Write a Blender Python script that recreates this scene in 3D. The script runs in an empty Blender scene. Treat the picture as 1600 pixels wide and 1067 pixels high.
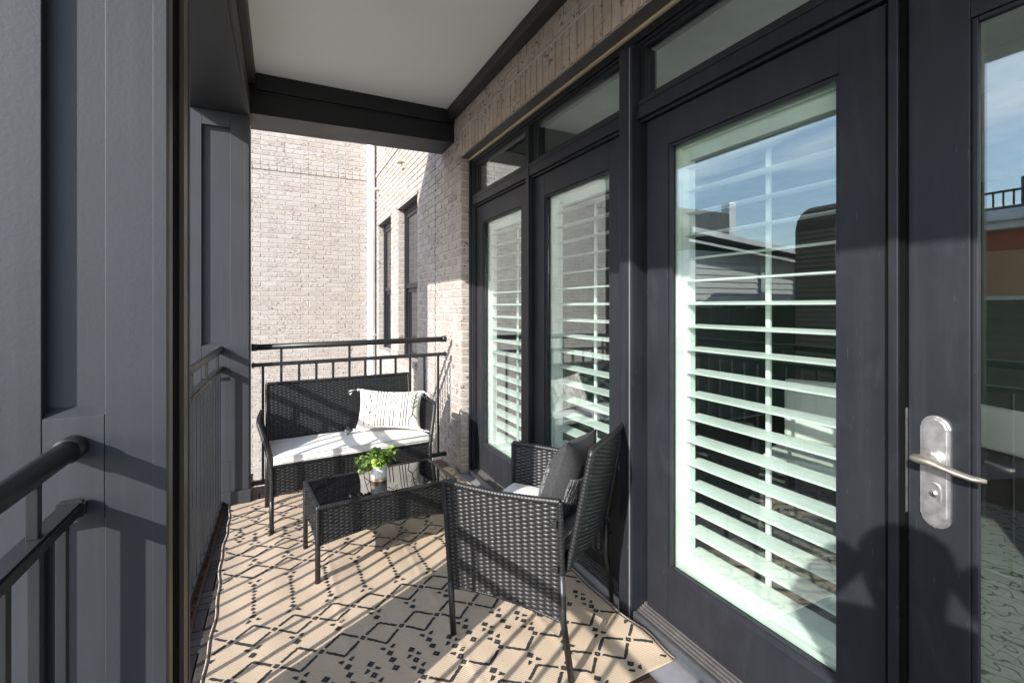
import bpy, bmesh, math, random
from mathutils import Vector, Matrix, noise
random.seed(7)
R = math.radians
SC = bpy.context.scene
COL = SC.collection

# ------------------------------------------------------------------ camera
cam_d = bpy.data.cameras.new('camera')
cam = bpy.data.objects.new('camera', cam_d); COL.objects.link(cam)
YAW = math.atan(362 / 736.0)
cam.location = (0, 0, 1.355); cam.rotation_euler = (R(90), 0, -YAW)
cam_d.sensor_width = 36; cam_d.lens = 736 / 1600 * 36
cam_d.shift_y = -55.5 / 1600
cam_d.clip_start = 0.03; cam_d.clip_end = 3000
SC.camera = cam

# ------------------------------------------------------------------ sun + sky
SUN = Vector((0.868, 0.498, -0.512)).normalized()      # direction the light travels
el = math.asin(-SUN.z)
sd = bpy.data.lights.new('sun', 'SUN'); sun = bpy.data.objects.new('sun', sd); COL.objects.link(sun)
sd.energy = 2.8; sd.angle = R(0.5); sd.color = (1, 0.965, 0.915)
sun.rotation_euler = SUN.to_track_quat('-Z', 'Y').to_euler()
W = bpy.data.worlds.new('World'); SC.world = W; W.use_nodes = True
nt = W.node_tree; nt.nodes.clear()
def wn(t, **k):
    n = nt.nodes.new(t)
    for a, b in k.items(): setattr(n, a, b)
    return n
sky = wn('ShaderNodeTexSky', sky_type='NISHITA', sun_disc=False)
sky.sun_elevation = el; sky.sun_rotation = math.atan2(-SUN.x, -SUN.y) % (2 * math.pi)
sky.air_density = 1.0; sky.dust_density = 0.6; sky.ozone_density = 1.5
tc = wn('ShaderNodeTexCoord'); sep = wn('ShaderNodeSeparateXYZ')
nt.links.new(tc.outputs['Generated'], sep.inputs[0])
def wm(op, a, b):
    n = wn('ShaderNodeMath', operation=op)
    for i, q in enumerate((a, b)):
        if isinstance(q, (int, float)): n.inputs[i].default_value = q
        else: nt.links.new(q, n.inputs[i])
    return n.outputs[0]
zz = wm('ADD', wm('MAXIMUM', sep.outputs[2], 0.0), 0.12)
cmb = wn('ShaderNodeCombineXYZ')
nt.links.new(wm('DIVIDE', sep.outputs[0], zz), cmb.inputs[0]); nt.links.new(wm('MULTIPLY', wm('DIVIDE', sep.outputs[1], zz), 0.45), cmb.inputs[1])
cn = wn('ShaderNodeTexNoise'); cn.inputs['Scale'].default_value = 1.1; cn.inputs['Detail'].default_value = 7; cn.inputs['Roughness'].default_value = 0.6; cn.inputs['Distortion'].default_value = 0.6
nt.links.new(cmb.outputs[0], cn.inputs['Vector'])
cr = wn('ShaderNodeValToRGB'); cr.color_ramp.elements[0].position = 0.50; cr.color_ramp.elements[1].position = 0.74
nt.links.new(cn.outputs[0], cr.inputs[0])
cm = wn('ShaderNodeMix', data_type='RGBA'); cm.inputs['B'].default_value = (8.5, 8.6, 8.8, 1)
nt.links.new(wm('MULTIPLY', cr.outputs[0], 0.7), cm.inputs['Factor']); nt.links.new(sky.outputs[0], cm.inputs['A'])
bg = wn('ShaderNodeBackground'); bg.inputs['Strength'].default_value = 0.15
nt.links.new(cm.outputs['Result'], bg.inputs['Color'])
wo = wn('ShaderNodeOutputWorld'); nt.links.new(bg.outputs[0], wo.inputs[0])

# ------------------------------------------------------------------ exposure
SC.view_settings.view_transform = 'Standard'; SC.view_settings.look = 'None'
SC.view_settings.exposure = 1.48; SC.view_settings.gamma = 1.0
SC.view_settings.use_curve_mapping = False

# ------------------------------------------------------------------ materials
MATS = {}
class NT:
    def __init__(s, name):
        s.m = bpy.data.materials.new(name); s.m.use_nodes = True; s.t = s.m.node_tree; s.t.nodes.clear()
        s.out = s.n('ShaderNodeOutputMaterial'); s.b = s.n('ShaderNodeBsdfPrincipled'); s.l(s.b.outputs[0], s.out.inputs[0])
        MATS[name] = s.m
    def n(s, t, **k):
        x = s.t.nodes.new(t)
        for a, b in k.items(): setattr(x, a, b)
        return x
    def l(s, a, b): s.t.links.new(a, b)
    def set(s, **k):
        for a, v in k.items(): s.b.inputs[a.replace('_', ' ')].default_value = v
    def coord(s, kind='pos', scale=(1, 1, 1)):
        o = s.n('ShaderNodeNewGeometry').outputs['Position'] if kind == 'pos' else s.n('ShaderNodeTexCoord').outputs[kind]
        mp = s.n('ShaderNodeMapping'); mp.inputs['Scale'].default_value = scale; s.l(o, mp.inputs['Vector']); return mp.outputs[0]
    def noise(s, vec, scale, detail=4, rough=0.55, dist=0.0):
        x = s.n('ShaderNodeTexNoise'); x.inputs['Scale'].default_value = scale; x.inputs['Detail'].default_value = detail
        x.inputs['Roughness'].default_value = rough; x.inputs['Distortion'].default_value = dist; s.l(vec, x.inputs['Vector']); return x.outputs[0]
    def ramp(s, f, stops):
        x = s.n('ShaderNodeValToRGB'); e = x.color_ramp.elements
        while len(e) < len(stops): e.new(0.5)
        for q, (p, c) in zip(e, stops): q.position = p; q.color = (*c, 1) if len(c) == 3 else c
        s.l(f, x.inputs[0]); return x.outputs[0]
    def mix(s, f, a, b, mode='MIX'):
        x = s.n('ShaderNodeMix', data_type='RGBA', blend_type=mode)
        for k, v in (('Factor', f), ('A', a), ('B', b)):
            if isinstance(v, (int, float)): x.inputs[k].default_value = v
            elif isinstance(v, tuple): x.inputs[k].default_value = (*v, 1)
            else: s.l(v, x.inputs[k])
        return x.outputs['Result']
    def math(s, op, a, b=0.0):
        x = s.n('ShaderNodeMath', operation=op)
        for i, v in enumerate((a, b)):
            if isinstance(v, (int, float)): x.inputs[i].default_value = v
            else: s.l(v, x.inputs[i])
        return x.outputs[0]
    def bump(s, h, strength=0.3, dist=0.002):
        x = s.n('ShaderNodeBump'); x.inputs['Strength'].default_value = strength; x.inputs['Distance'].default_value = dist
        s.l(h, x.inputs['Height']); s.l(x.outputs[0], s.b.inputs['Normal'])
    def col(s, o): s.l(o, s.b.inputs['Base Color'])
    def rough(s, o): s.l(o, s.b.inputs['Roughness'])
def G(v): return (v, v, v)

def paint(name, c, rough=0.5, bs=0.25, scale=140, dust=0.25, stretch=(1, 1, 1), chips=0.0):
    k = NT(name); v = k.coord('pos'); vs = k.coord('pos', stretch)
    big = k.noise(v, 3.0, 5); fine = k.noise(vs, scale, 3)
    spk = k.ramp(k.noise(v, 420, 2), [(0.70, G(0)), (0.78, G(1))])
    streak = k.noise(k.coord('pos', (30, 30, 1.2)), 1.0, 4)
    a = k.mix(k.ramp(big, [(0.35, G(0)), (0.7, G(1))]), tuple(x * 0.86 for x in c), tuple(x * 1.14 for x in c))
    a = k.mix(k.math('MULTIPLY', k.ramp(streak, [(0.5, G(0)), (0.8, G(1))]), dust), a, tuple(x * 1.5 + 0.012 for x in c))
    a = k.mix(k.math('MULTIPLY', spk, dust * 1.2), a, tuple(x * 2 + 0.03 for x in c))
    if chips:
        ch_ = k.ramp(k.noise(k.coord('pos', (170, 170, 14)), 1.0, 3, 0.6), [(0.70, G(0)), (0.73, G(1))])
        a = k.mix(k.math('MULTIPLY', ch_, chips), a, (0.20, 0.20, 0.20))
        sm = k.ramp(k.noise(k.coord('pos', (5, 9, 4)), 1.0, 6, 0.7, 1.2), [(0.52, G(0)), (0.72, G(1))])
        a = k.mix(k.math('MULTIPLY', sm, 0.30), a, tuple(x * 1.9 + 0.01 for x in c))
    k.col(a); k.rough(k.math('ADD', k.math('MULTIPLY', big, 0.25), rough - 0.12)); k.bump(fine, bs, 0.0015)
    if chips: k.set(Specular_IOR_Level=0.28)
    return k
paint('siding_paint', (0.0285, 0.031, 0.037), 0.62, 0.26, 110, 0.3)
paint('trim_paint', (0.034, 0.0365, 0.043), 0.55, 0.3, 220, 0.3)
paint('header_paint', (0.024, 0.024, 0.025), 0.55, 0.2, 120, 0.2, (1, 0.05, 1))
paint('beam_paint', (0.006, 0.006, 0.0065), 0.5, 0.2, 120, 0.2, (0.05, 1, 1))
paint('door_paint', (0.0185, 0.0198, 0.0245), 0.45, 0.12, 300, 0.3, chips=0.18)
paint('frame_paint', (0.0155, 0.0168, 0.0212), 0.42, 0.12, 260, 0.45, chips=0.35)
paint('rail_metal', (0.016, 0.0168, 0.0185), 0.42, 0.15, 300, 0.3)
paint('sill_paint', (0.23, 0.23, 0.245), 0.5, 0.15, 200, 0.4)
paint('sill_dark', (0.10, 0.095, 0.092), 0.5, 0.3, 160, 0.5)
k = NT('ceiling_paint'); k.col(k.ramp(k.noise(k.coord('pos'), 1.2, 3), [(0.2, (0.84, 0.82, 0.775)), (0.8, (0.88, 0.86, 0.815))])); k.set(Roughness=0.85); k.bump(k.noise(k.coord('pos'), 180, 2), 0.08, 0.001)
paint('stile_warm_bounce', (0.098, 0.078, 0.062), 0.5, 0.15, 200, 0.3)  # column colour warmed and lightened as bounce light on the balcony-side stiles
paint('white_pipe', (0.80, 0.80, 0.80), 0.35, 0.05, 80, 0.05)
paint('shutter_white', (0.84, 0.85, 0.83), 0.4, 0.03, 120, 0.0)
paint('interior_white', (0.78, 0.78, 0.75), 0.8, 0.03, 80, 0.0)
paint('interior_green', (0.050, 0.078, 0.062), 0.7, 0.03, 80, 0.0)
paint('caulk', (0.55, 0.45, 0.30), 0.7, 0.3, 120, 0.2)
paint('vent_beige', (0.55, 0.47, 0.37), 0.6, 0.1, 90, 0.1)

def brick_mat(name, tint, dim):
    k = NT(name)                                    # whitewashed clay brick with dark pits
    v = k.coord('pos'); oi = k.n('ShaderNodeObjectInfo'); ge = k.n('ShaderNodeNewGeometry')
    rnd = k.math('FRACT', k.math('ADD', oi.outputs['Random'], ge.outputs['Random Per Island']))
    base = k.ramp(rnd, [(0.0, (0.41, 0.345, 0.295)), (0.25, (0.47, 0.42, 0.375)), (0.5, (0.39, 0.325, 0.285)), (0.72, (0.49, 0.445, 0.405)), (0.88, (0.41, 0.355, 0.325)), (1.0, (0.46, 0.395, 0.32))])
    wash = k.ramp(k.noise(v, 14, 6, 0.65), [(0.38, G(0)), (0.62, G(1))])
    c = k.mix(k.math('MULTIPLY', wash, 0.55), base, (0.54, 0.505, 0.47))
    pit = k.ramp(k.noise(k.coord('pos', (34, 34, 56)), 1.0, 4, 0.6, 0.5), [(0.565, G(0)), (0.61, G(1))])
    patch = k.ramp(k.noise(v, 7, 3), [(0.45, G(0)), (0.58, G(1))])
    c = k.mix(k.math('MULTIPLY', k.math('MULTIPLY', pit, patch), 0.9), c, (0.13, 0.062, 0.045))
    c = k.mix(k.math('MULTIPLY', k.ramp(k.noise(v, 130, 3), [(0.60, G(0)), (0.66, G(1))]), 0.45), c, (0.24, 0.15, 0.11))
    k.col(k.mix(1.0, c, tuple(t * dim for t in tint), 'MULTIPLY')); k.set(Roughness=0.9); k.bump(k.math('SUBTRACT', k.noise(v, 90, 5, 0.65), k.math('MULTIPLY', pit, 0.8)), 0.7, 0.004)
brick_mat('brick', (1, 0.99, 0.985), 0.90)
brick_mat('brick_tan_bounce', (1.0, 0.935, 0.82), 1.14)  # tan brick, tinted warmer and lighter for bounce off the sunlit rug
k = NT('mortar'); v = k.coord('pos')
k.col(k.ramp(k.noise(v, 60, 5), [(0.3, (0.50, 0.475, 0.44)), (0.7, (0.62, 0.60, 0.57))])); k.set(Roughness=0.95); k.bump(k.noise(v, 160, 4), 0.6, 0.003)

k = NT('rug_cream'); v = k.coord('Object')
wv = k.n('ShaderNodeTexWave', wave_type='BANDS', bands_direction='Y'); wv.inputs['Scale'].default_value = 37; wv.inputs['Distortion'].default_value = 0.3; k.l(v, wv.inputs['Vector'])
wv2 = k.n('ShaderNodeTexWave', wave_type='BANDS', bands_direction='X'); wv2.inputs['Scale'].default_value = 60; k.l(v, wv2.inputs['Vector'])
a = k.mix(wv.outputs[1] if False else wv.outputs[0], (0.50, 0.385, 0.275), (0.59, 0.465, 0.34))
a = k.mix(k.math('MULTIPLY', k.noise(v, 5, 4), 0.25), a, (0.47, 0.365, 0.265))
k.col(a); k.set(Roughness=0.75); k.bump(k.math('ADD', wv.outputs['Fac'], k.math('MULTIPLY', wv2.outputs['Fac'], 0.3)), 0.5, 0.002)
k = NT('rug_black'); v = k.coord('Object')
k.col(k.ramp(k.noise(v, 300, 3), [(0.3, (0.010, 0.011, 0.013)), (0.75, (0.045, 0.047, 0.05))])); k.set(Roughness=0.8); k.bump(k.noise(v, 260, 2), 0.5, 0.002)

def wood(name, c0, c1):
    k = NT(name); v = k.coord('Object', (3, 60, 60)); oi = k.n('ShaderNodeObjectInfo'); ge = k.n('ShaderNodeNewGeometry')
    r = k.math('FRACT', k.math('ADD', oi.outputs['Random'], ge.outputs['Random Per Island']))
    g = k.noise(k.coord('pos', (40, 40, 40)), 1.0, 5, 0.6, 1.5)
    a = k.mix(g, c0, c1); a = k.mix(k.math('MULTIPLY', r, 0.55), a, tuple(x * 0.45 for x in c0))
    k.col(a); k.set(Roughness=0.6); k.bump(g, 0.6, 0.002)
wood('deck_wood_dark', (0.028, 0.020, 0.017), (0.10, 0.085, 0.08))
wood('deck_wood_red', (0.085, 0.045, 0.032), (0.20, 0.115, 0.08))

k = NT('wicker'); v = k.coord('Object')
k.col(k.ramp(k.noise(v, 30, 3), [(0.3, (0.009, 0.009, 0.0095)), (0.7, (0.016, 0.016, 0.0165))]))
k.rough(k.ramp(k.noise(v, 80, 3), [(0.3, G(0.38)), (0.7, G(0.50))])); k.set(Specular_IOR_Level=0.6); k.bump(k.noise(v, 600, 2), 0.12, 0.001)
k = NT('table_glass'); k.set(Base_Color=(0.004, 0.004, 0.005, 1), Roughness=0.015, IOR=1.6, Specular_IOR_Level=0.7)
k = NT('cushion_white'); v = k.coord('Object')
k.col(k.ramp(k.noise(v, 6, 4), [(0.3, (0.70, 0.675, 0.64)), (0.7, (0.78, 0.76, 0.73))])); k.set(Roughness=0.9, Sheen_Weight=0.1)
k.bump(k.math('ADD', k.noise(v, 14, 4), k.math('MULTIPLY', k.noise(v, 700, 1), 0.12)), 0.5, 0.006)
k = NT('pillow_cream'); v = k.coord('Object')
k.col(k.ramp(k.noise(v, 9, 4), [(0.3, (0.74, 0.69, 0.61)), (0.7, (0.81, 0.77, 0.70))])); k.set(Roughness=0.95, Sheen_Weight=0.1)
k.bump(k.math('ADD', k.noise(v, 16, 4), k.math('MULTIPLY', k.noise(v, 500, 1), 0.2)), 0.4, 0.005)
k = NT('thread_black'); k.set(Base_Color=(0.03, 0.03, 0.032, 1), Roughness=0.9)
k = NT('thread_white'); k.set(Base_Color=(0.75, 0.72, 0.66, 1), Roughness=0.9)
k = NT('pillow_charcoal'); v = k.coord('Object')
k.col(k.ramp(k.noise(v, 240, 3), [(0.35, (0.022, 0.022, 0.024)), (0.75, (0.07, 0.07, 0.072))])); k.set(Roughness=0.95); k.bump(k.noise(v, 320, 2), 0.7, 0.003)
k = NT('yarn_grey'); v = k.coord('Object')
k.col(k.ramp(k.noise(v, 160, 3), [(0.40, (0.03, 0.03, 0.032)), (0.62, (0.20, 0.20, 0.20))])); k.set(Roughness=0.95); k.bump(k.noise(v, 260, 2), 0.9, 0.004)
k = NT('pot_ceramic'); v = k.coord('Object')
k.col(k.ramp(k.noise(v, 120, 2), [(0.68, (0.80, 0.79, 0.77)), (0.74, (0.45, 0.43, 0.40))])); k.set(Roughness=0.35)
k = NT('pot_clay'); k.set(Base_Color=(0.45, 0.33, 0.22, 1), Roughness=0.8)
k = NT('soil'); k.set(Base_Color=(0.03, 0.022, 0.016, 1), Roughness=1.0)
k = NT('leaf'); oi = k.n('ShaderNodeObjectInfo')
k.col(k.ramp(oi.outputs['Random'], [(0.0, (0.05, 0.13, 0.04)), (0.3, (0.14, 0.25, 0.045)), (0.7, (0.30, 0.42, 0.06)), (1.0, (0.42, 0.52, 0.10))])); k.set(Roughness=0.45, Subsurface_Weight=0.1)
k = NT('stem_green'); k.set(Base_Color=(0.09, 0.16, 0.04, 1), Roughness=0.6)
k = NT('handle_metal'); v = k.coord('pos')
k.col(k.ramp(k.noise(v, 60, 5), [(0.3, (0.52, 0.51, 0.50)), (0.7, (0.68, 0.67, 0.66))])); k.set(Metallic=0.95); k.rough(k.ramp(k.noise(v, 45, 5), [(0.3, G(0.38)), (0.7, G(0.5))]))
k = NT('lever_bronze'); v = k.coord('pos')
k.col(k.ramp(k.noise(v, 60, 4), [(0.3, (0.25, 0.225, 0.185)), (0.7, (0.40, 0.37, 0.31))])); k.set(Metallic=0.8, Roughness=0.5)
k = NT('black_hole'); k.set(Base_Color=(0.006, 0.006, 0.006, 1), Roughness=1.0, Specular_IOR_Level=0.05)
k = NT('interior_floor'); v = k.coord('pos', (30, 3, 1)); k.col(k.ramp(k.noise(v, 1, 4), [(0.3, (0.05, 0.035, 0.025)), (0.7, (0.10, 0.075, 0.055))])); k.set(Roughness=0.4)
k = NT('interior_rug'); v = k.coord('pos')
wz = k.n('ShaderNodeTexWave', wave_type='BANDS', bands_direction='X', wave_profile='TRI'); wz.inputs['Scale'].default_value = 2.2; wz.inputs['Distortion'].default_value = 5.0; wz.inputs['Detail'].default_value = 1; wz.inputs['Detail Scale'].default_value = 6; k.l(v, wz.inputs['Vector'])
a = k.ramp(wz.outputs['Fac'], [(0.40, (0.20, 0.195, 0.18)), (0.46, (0.03, 0.03, 0.03)), (0.54, (0.03, 0.03, 0.03)), (0.60, (0.20, 0.195, 0.18))])
k.col(k.mix(k.math('MULTIPLY', k.noise(v, 60, 3), 0.5), a, (0.07, 0.07, 0.065))); k.set(Roughness=0.95)
k = NT('brass'); k.set(Base_Color=(0.65, 0.47, 0.18, 1), Metallic=1.0, Roughness=0.3)
k = NT('clothes_dark'); k.set(Base_Color=(0.03, 0.03, 0.035, 1), Roughness=0.9)
k = NT('pale_concrete'); v = k.coord('pos'); k.col(k.ramp(k.noise(v, 2, 6), [(0.3, (0.20, 0.195, 0.185)), (0.7, (0.29, 0.28, 0.265))])); k.set(Roughness=0.9)  # pale concrete ground, kept light to bounce sun up onto the ceiling
k = NT('lap_siding'); v = k.coord('pos'); k.col(k.ramp(k.noise(v, 3, 4), [(0.3, (0.66, 0.67, 0.64)), (0.7, (0.76, 0.76, 0.72))])); k.set(Roughness=0.7)
k = NT('roof_grey'); v = k.coord('pos'); k.col(k.ramp(k.noise(v, 4, 5), [(0.3, (0.07, 0.075, 0.08)), (0.7, (0.13, 0.13, 0.135))])); k.set(Roughness=0.8)
k = NT('red_render'); v = k.coord('pos'); k.col(k.ramp(k.noise(v, 2, 5), [(0.3, (0.36, 0.06, 0.04)), (0.7, (0.44, 0.09, 0.055))])); k.set(Roughness=0.85)
k = NT('tan_render'); v = k.coord('pos'); k.col(k.ramp(k.noise(v, 2, 5), [(0.3, (0.50, 0.24, 0.12)), (0.7, (0.58, 0.30, 0.16))])); k.set(Roughness=0.85)
k = NT('old_brick'); v = k.coord('pos')
bt = k.n('ShaderNodeTexBrick'); bt.inputs['Scale'].default_value = 5; bt.inputs['Color1'].default_value = (0.12, 0.07, 0.05, 1); bt.inputs['Color2'].default_value = (0.07, 0.045, 0.035, 1); bt.inputs['Mortar'].default_value = (0.16, 0.14, 0.12, 1)
ov = k.coord('pos'); ov.node.inputs['Rotation'].default_value = (R(-90), 0, 0); k.l(ov, bt.inputs['Vector']); k.col(bt.outputs[0]); k.set(Roughness=0.9)
k = NT('window_dark'); k.set(Base_Color=(0.02, 0.025, 0.03, 1), Roughness=0.05)

def glass(name, tint, gain):
    k = NT(name); k.t.nodes.remove(k.b)
    tr = k.n('ShaderNodeBsdfTransparent'); tr.inputs[0].default_value = (*tint, 1)
    gl = k.n('ShaderNodeBsdfGlossy'); gl.inputs['Roughness'].default_value = 0.0; gl.inputs[0].default_value = (0.95, 0.99, 1, 1)
    lw = k.n('ShaderNodeLayerWeight'); lw.inputs['Blend'].default_value = 0.5
    fres = k.math('ADD', gain, k.math('MULTIPLY', k.math('POWER', lw.outputs['Facing'], 3.0), 0.88))
    mx = k.n('ShaderNodeMixShader'); k.l(k.math('MINIMUM', fres, 1.0), mx.inputs[0])
    k.l(tr.outputs[0], mx.inputs[1]); k.l(gl.outputs[0], mx.inputs[2]); k.l(mx.outputs[0], k.out.inputs[0])
glass('door_glass', (0.92, 0.975, 0.945), 0.115)

# ------------------------------------------------------------------ mesh helpers
def link(o, parent=None, world=True):
    COL.objects.link(o)
    if parent is not None:
        o.parent = parent
        if world:
            o.matrix_parent_inverse = MW[parent.name].inverted()
    return o
MW = {}
def thing(name, label, cat, loc=(0, 0, 0), rotz=0, group=None):
    o = bpy.data.objects.new(name, None); COL.objects.link(o)
    o.empty_display_size = 0.05
    o.location = loc; o.rotation_euler = (0, 0, rotz)
    o['label'] = label; o['category'] = cat; o['kind'] = 'thing'
    if group: o['group'] = group
    MW[o.name] = Matrix.Translation(loc) @ Matrix.Rotation(rotz, 4, 'Z')
    return o
def tag(o, label, cat, group=None):
    o['label'] = label; o['category'] = cat; o['kind'] = 'thing'
    if group: o['group'] = group
    return o
def mobj(name, verts, faces, mat, parent=None, world=True, smooth=False):
    me = bpy.data.meshes.new(name); me.from_pydata(verts, [], faces); me.update()
    if mat: me.materials.append(MATS[mat])
    if smooth: me.polygons.foreach_set('use_smooth', [True] * len(me.polygons))
    o = bpy.data.objects.new(name, me); MW[o.name] = Matrix(); return link(o, parent, world)
def bmobj(name, bm, mat, parent=None, world=True, smooth=False):
    me = bpy.data.meshes.new(name); bmesh.ops.recalc_face_normals(bm, faces=bm.faces[:]); bm.to_mesh(me); bm.free()
    if mat: me.materials.append(MATS[mat])
    if smooth: me.polygons.foreach_set('use_smooth', [True] * len(me.polygons))
    o = bpy.data.objects.new(name, me); MW[o.name] = Matrix(); return link(o, parent, world)
def structure(o): o['kind'] = 'structure'; return o
def stuff(o): o['kind'] = 'stuff'; return o
def add_box(bm, x0, x1, y0, y1, z0, z1, bev=0.0):
    vs = [bm.verts.new(p) for p in ((x0, y0, z0), (x1, y0, z0), (x1, y1, z0), (x0, y1, z0), (x0, y0, z1), (x1, y0, z1), (x1, y1, z1), (x0, y1, z1))]
    fs = [bm.faces.new([vs[i] for i in f]) for f in ((0, 3, 2, 1), (4, 5, 6, 7), (0, 1, 5, 4), (1, 2, 6, 5), (2, 3, 7, 6), (3, 0, 4, 7))]
    if bev: bmesh.ops.bevel(bm, geom=list({e for f in fs for e in f.edges}), offset=bev, segments=2, profile=0.6, affect='EDGES')
def box(name, x0, x1, y0, y1, z0, z1, mat, parent=None, bev=0.002, world=True):
    bm = bmesh.new(); add_box(bm, min(x0, x1), max(x0, x1), min(y0, y1), max(y0, y1), min(z0, z1), max(z0, z1), bev)
    return bmobj(name, bm, mat, parent, world)
def tube_vf(pts, rad, seg=8, flat=1.0, cap=True, up=None):
    pts = [Vector(p) for p in pts]; n = len(pts)
    if isinstance(rad, (int, float)): rad = [rad] * n
    V, Fc = [], []; prev = None
    for i, p in enumerate(pts):
        t = (pts[min(i + 1, n - 1)] - pts[max(i - 1, 0)]).normalized()
        if prev is None:
            a = Vector(up) if up else (Vector((0, 0, 1)) if abs(t.z) < 0.9 else Vector((1, 0, 0)))
            prev = (a - t * a.dot(t)).normalized()
        else: prev = (prev - t * prev.dot(t)).normalized()
        b = t.cross(prev)
        for k in range(seg):
            an = 2 * math.pi * k / seg
            V.append(tuple(p + prev * (math.cos(an) * rad[i] * flat) + b * (math.sin(an) * rad[i])))
    for i in range(n - 1):
        for k in range(seg):
            Fc.append((i * seg + k, i * seg + (k + 1) % seg, (i + 1) * seg + (k + 1) % seg, (i + 1) * seg + k))
    if cap: Fc.append(tuple(range(seg - 1, -1, -1))); Fc.append(tuple((n - 1) * seg + k for k in range(seg)))
    return V, Fc
class Acc:
    def __init__(s): s.v, s.f = [], []
    def add(s, vf): o = len(s.v); s.v += vf[0]; s.f += [tuple(i + o for i in q) for q in vf[1]]; return s
    def quad(s, *p): o = len(s.v); s.v += [tuple(q) for q in p]; s.f.append(tuple(range(o, o + len(p))))
    def build(s, name, mat, parent=None, world=True, smooth=False): return mobj(name, s.v, s.f, mat, parent, world, smooth)
def tube(name, pts, rad, mat, parent=None, seg=10, world=True, **k):
    V, Fc = tube_vf(pts, rad, seg, **k); return mobj(name, V, Fc, mat, parent, world, True)

# ================================================================== SETTING
FZ = 0.0
bm = bmesh.new(); add_box(bm, -0.60, 1.45, -1.6, 4.12, -0.30, -0.034)
structure(bmobj('balcony_floor', bm, 'sill_dark'))
bm = bmesh.new(); g = 900
bm.faces.new([bm.verts.new(p) for p in ((-g, -g, -3.4), (g, -g, -3.4), (g, g, -3.4), (-g, g, -3.4))])
structure(bmobj('ground', bm, 'pale_concrete'))
CZ = 2.985
structure(box('ceiling', -0.53, 1.45, -1.6, 4.05, CZ, CZ + 0.25, 'ceiling_paint', None, 0))

# ------------------------------------------------------------------ bricks
def brick_mesh(name, L, H, D, axis, seed):
    """box brick proud of the mortar by D; axis 'x' = face looks to -Y, 'y' = face looks to -X"""
    rr = random.Random(seed); bm = bmesh.new(); b = 0.0025
    j = lambda q: q + rr.uniform(-0.0012, 0.0012)
    back = [(-L / 2, -H / 2), (L / 2, -H / 2), (L / 2, H / 2), (-L / 2, H / 2)]
    ring0 = [(x, z, 0.012) for x, z in back]
    ring1 = [(j(x), j(z), -D + b) for x, z in back]
    ring2 = [(j(x - math.copysign(b, x)), j(z - math.copysign(b, z)), -D + rr.uniform(-0.0008, 0.0008)) for x, z in back]
    P = lambda x, z, d: (x, d, z) if axis == 'x' else (d, -x, z)
    rs = [[bm.verts.new(P(*p)) for p in r] for r in (ring0, ring1, ring2)]
    for a, c in ((0, 1), (1, 2)):
        for i in range(4): bm.faces.new((rs[a][i], rs[a][(i + 1) % 4], rs[c][(i + 1) % 4], rs[c][i]))
    bm.faces.new(rs[2])
    me = bpy.data.meshes.new(name); bmesh.ops.recalc_face_normals(bm, faces=bm.faces[:]); bm.to_mesh(me); bm.free(); me.materials.append(MATS['brick']); return me
BM = {}
def get_brick(L, H, D, axis, mat='brick'):
    key = (round(L, 3), round(H, 3), D, axis, mat)
    if key not in BM:
        BM[key] = [brick_mesh('brick', L, H, D, axis, s) for s in range(4)]
        for me in BM[key]: me.materials[0] = MATS[mat]
    return random.choice(BM[key])
def lay(root, items, limit=300):
    """items: (priority, L, H, D, axis, (x,y,z)); the most visible become single parts, the rest one stuff part"""
    items.sort(key=lambda q: -q[0]); acc = Acc()
    base = MW[root.name].translation
    for i, (p, L, H, D, ax, c) in enumerate(items):
        me = get_brick(L, H, D, ax, 'brick_tan_bounce' if (c[2] > 2.8 and ax == 'y' and c[1] < 3.75) else 'brick')
        if i < limit and p > 0:
            o = bpy.data.objects.new('brick', me); COL.objects.link(o); o.parent = root; o.location = Vector(c) - base
        else:
            acc.add(([tuple(v.co + Vector(c)) for v in me.vertices], [tuple(q.vertices) for q in me.polygons]))
    if acc.v: stuff(acc.build('brickwork', 'brick', root))
PIT, BH, BL, MJ = 0.0677, 0.058, 0.194, 0.0095      # course pitch, brick height, brick length, joint
def rows(z0, z1):
    k = math.floor(z0 / PIT)
    while k * PIT < z1: yield k, k * PIT + PIT / 2; k += 1

# far wing wall, facing the camera
FY = 7.42
fw = thing('brick_wall', 'sunlit whitewashed brick wing wall facing the balcony beyond the end railing', 'brick wall', (0.5, FY, -3.4))
box('mortar_bed', -3.8, 1.75, FY + 0.0, FY + 0.3, -3.4, 3.28, 'mortar', fw, 0)
box('mortar_bed', -3.8, 1.75, FY - 0.010, FY + 0.3, 3.352, 4.6, 'mortar', fw, 0)
box('header_bed', -3.8, 1.75, FY - 0.010, FY + 0.3, 3.2815, 3.3505, 'mortar', fw, 0)
it = []
for r, zc in rows(-1.4, 4.5):
    off = 0.010 if zc > 3.3 else 0.0
    if abs(zc - 3.32) < 0.05:                        # projecting header course
        x = -3.75
        while x < 1.38:
            it.append((50 if x > -0.4 else 0, 0.092, BH, 0.009, 'x', (x, FY - 0.010, zc))); x += 0.1017
        continue
    x = -3.8 + (r % 2) * 0.1017
    while x < 1.40:
        vis = x > -0.42 and x < 1.3 and 0.25 < zc < 3.85
        it.append(((20 - abs(zc - 2.0) if vis else 0), BL, BH, 0.007, 'x', (x, FY - off, zc))); x += 0.2034
lay(fw, it)

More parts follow.
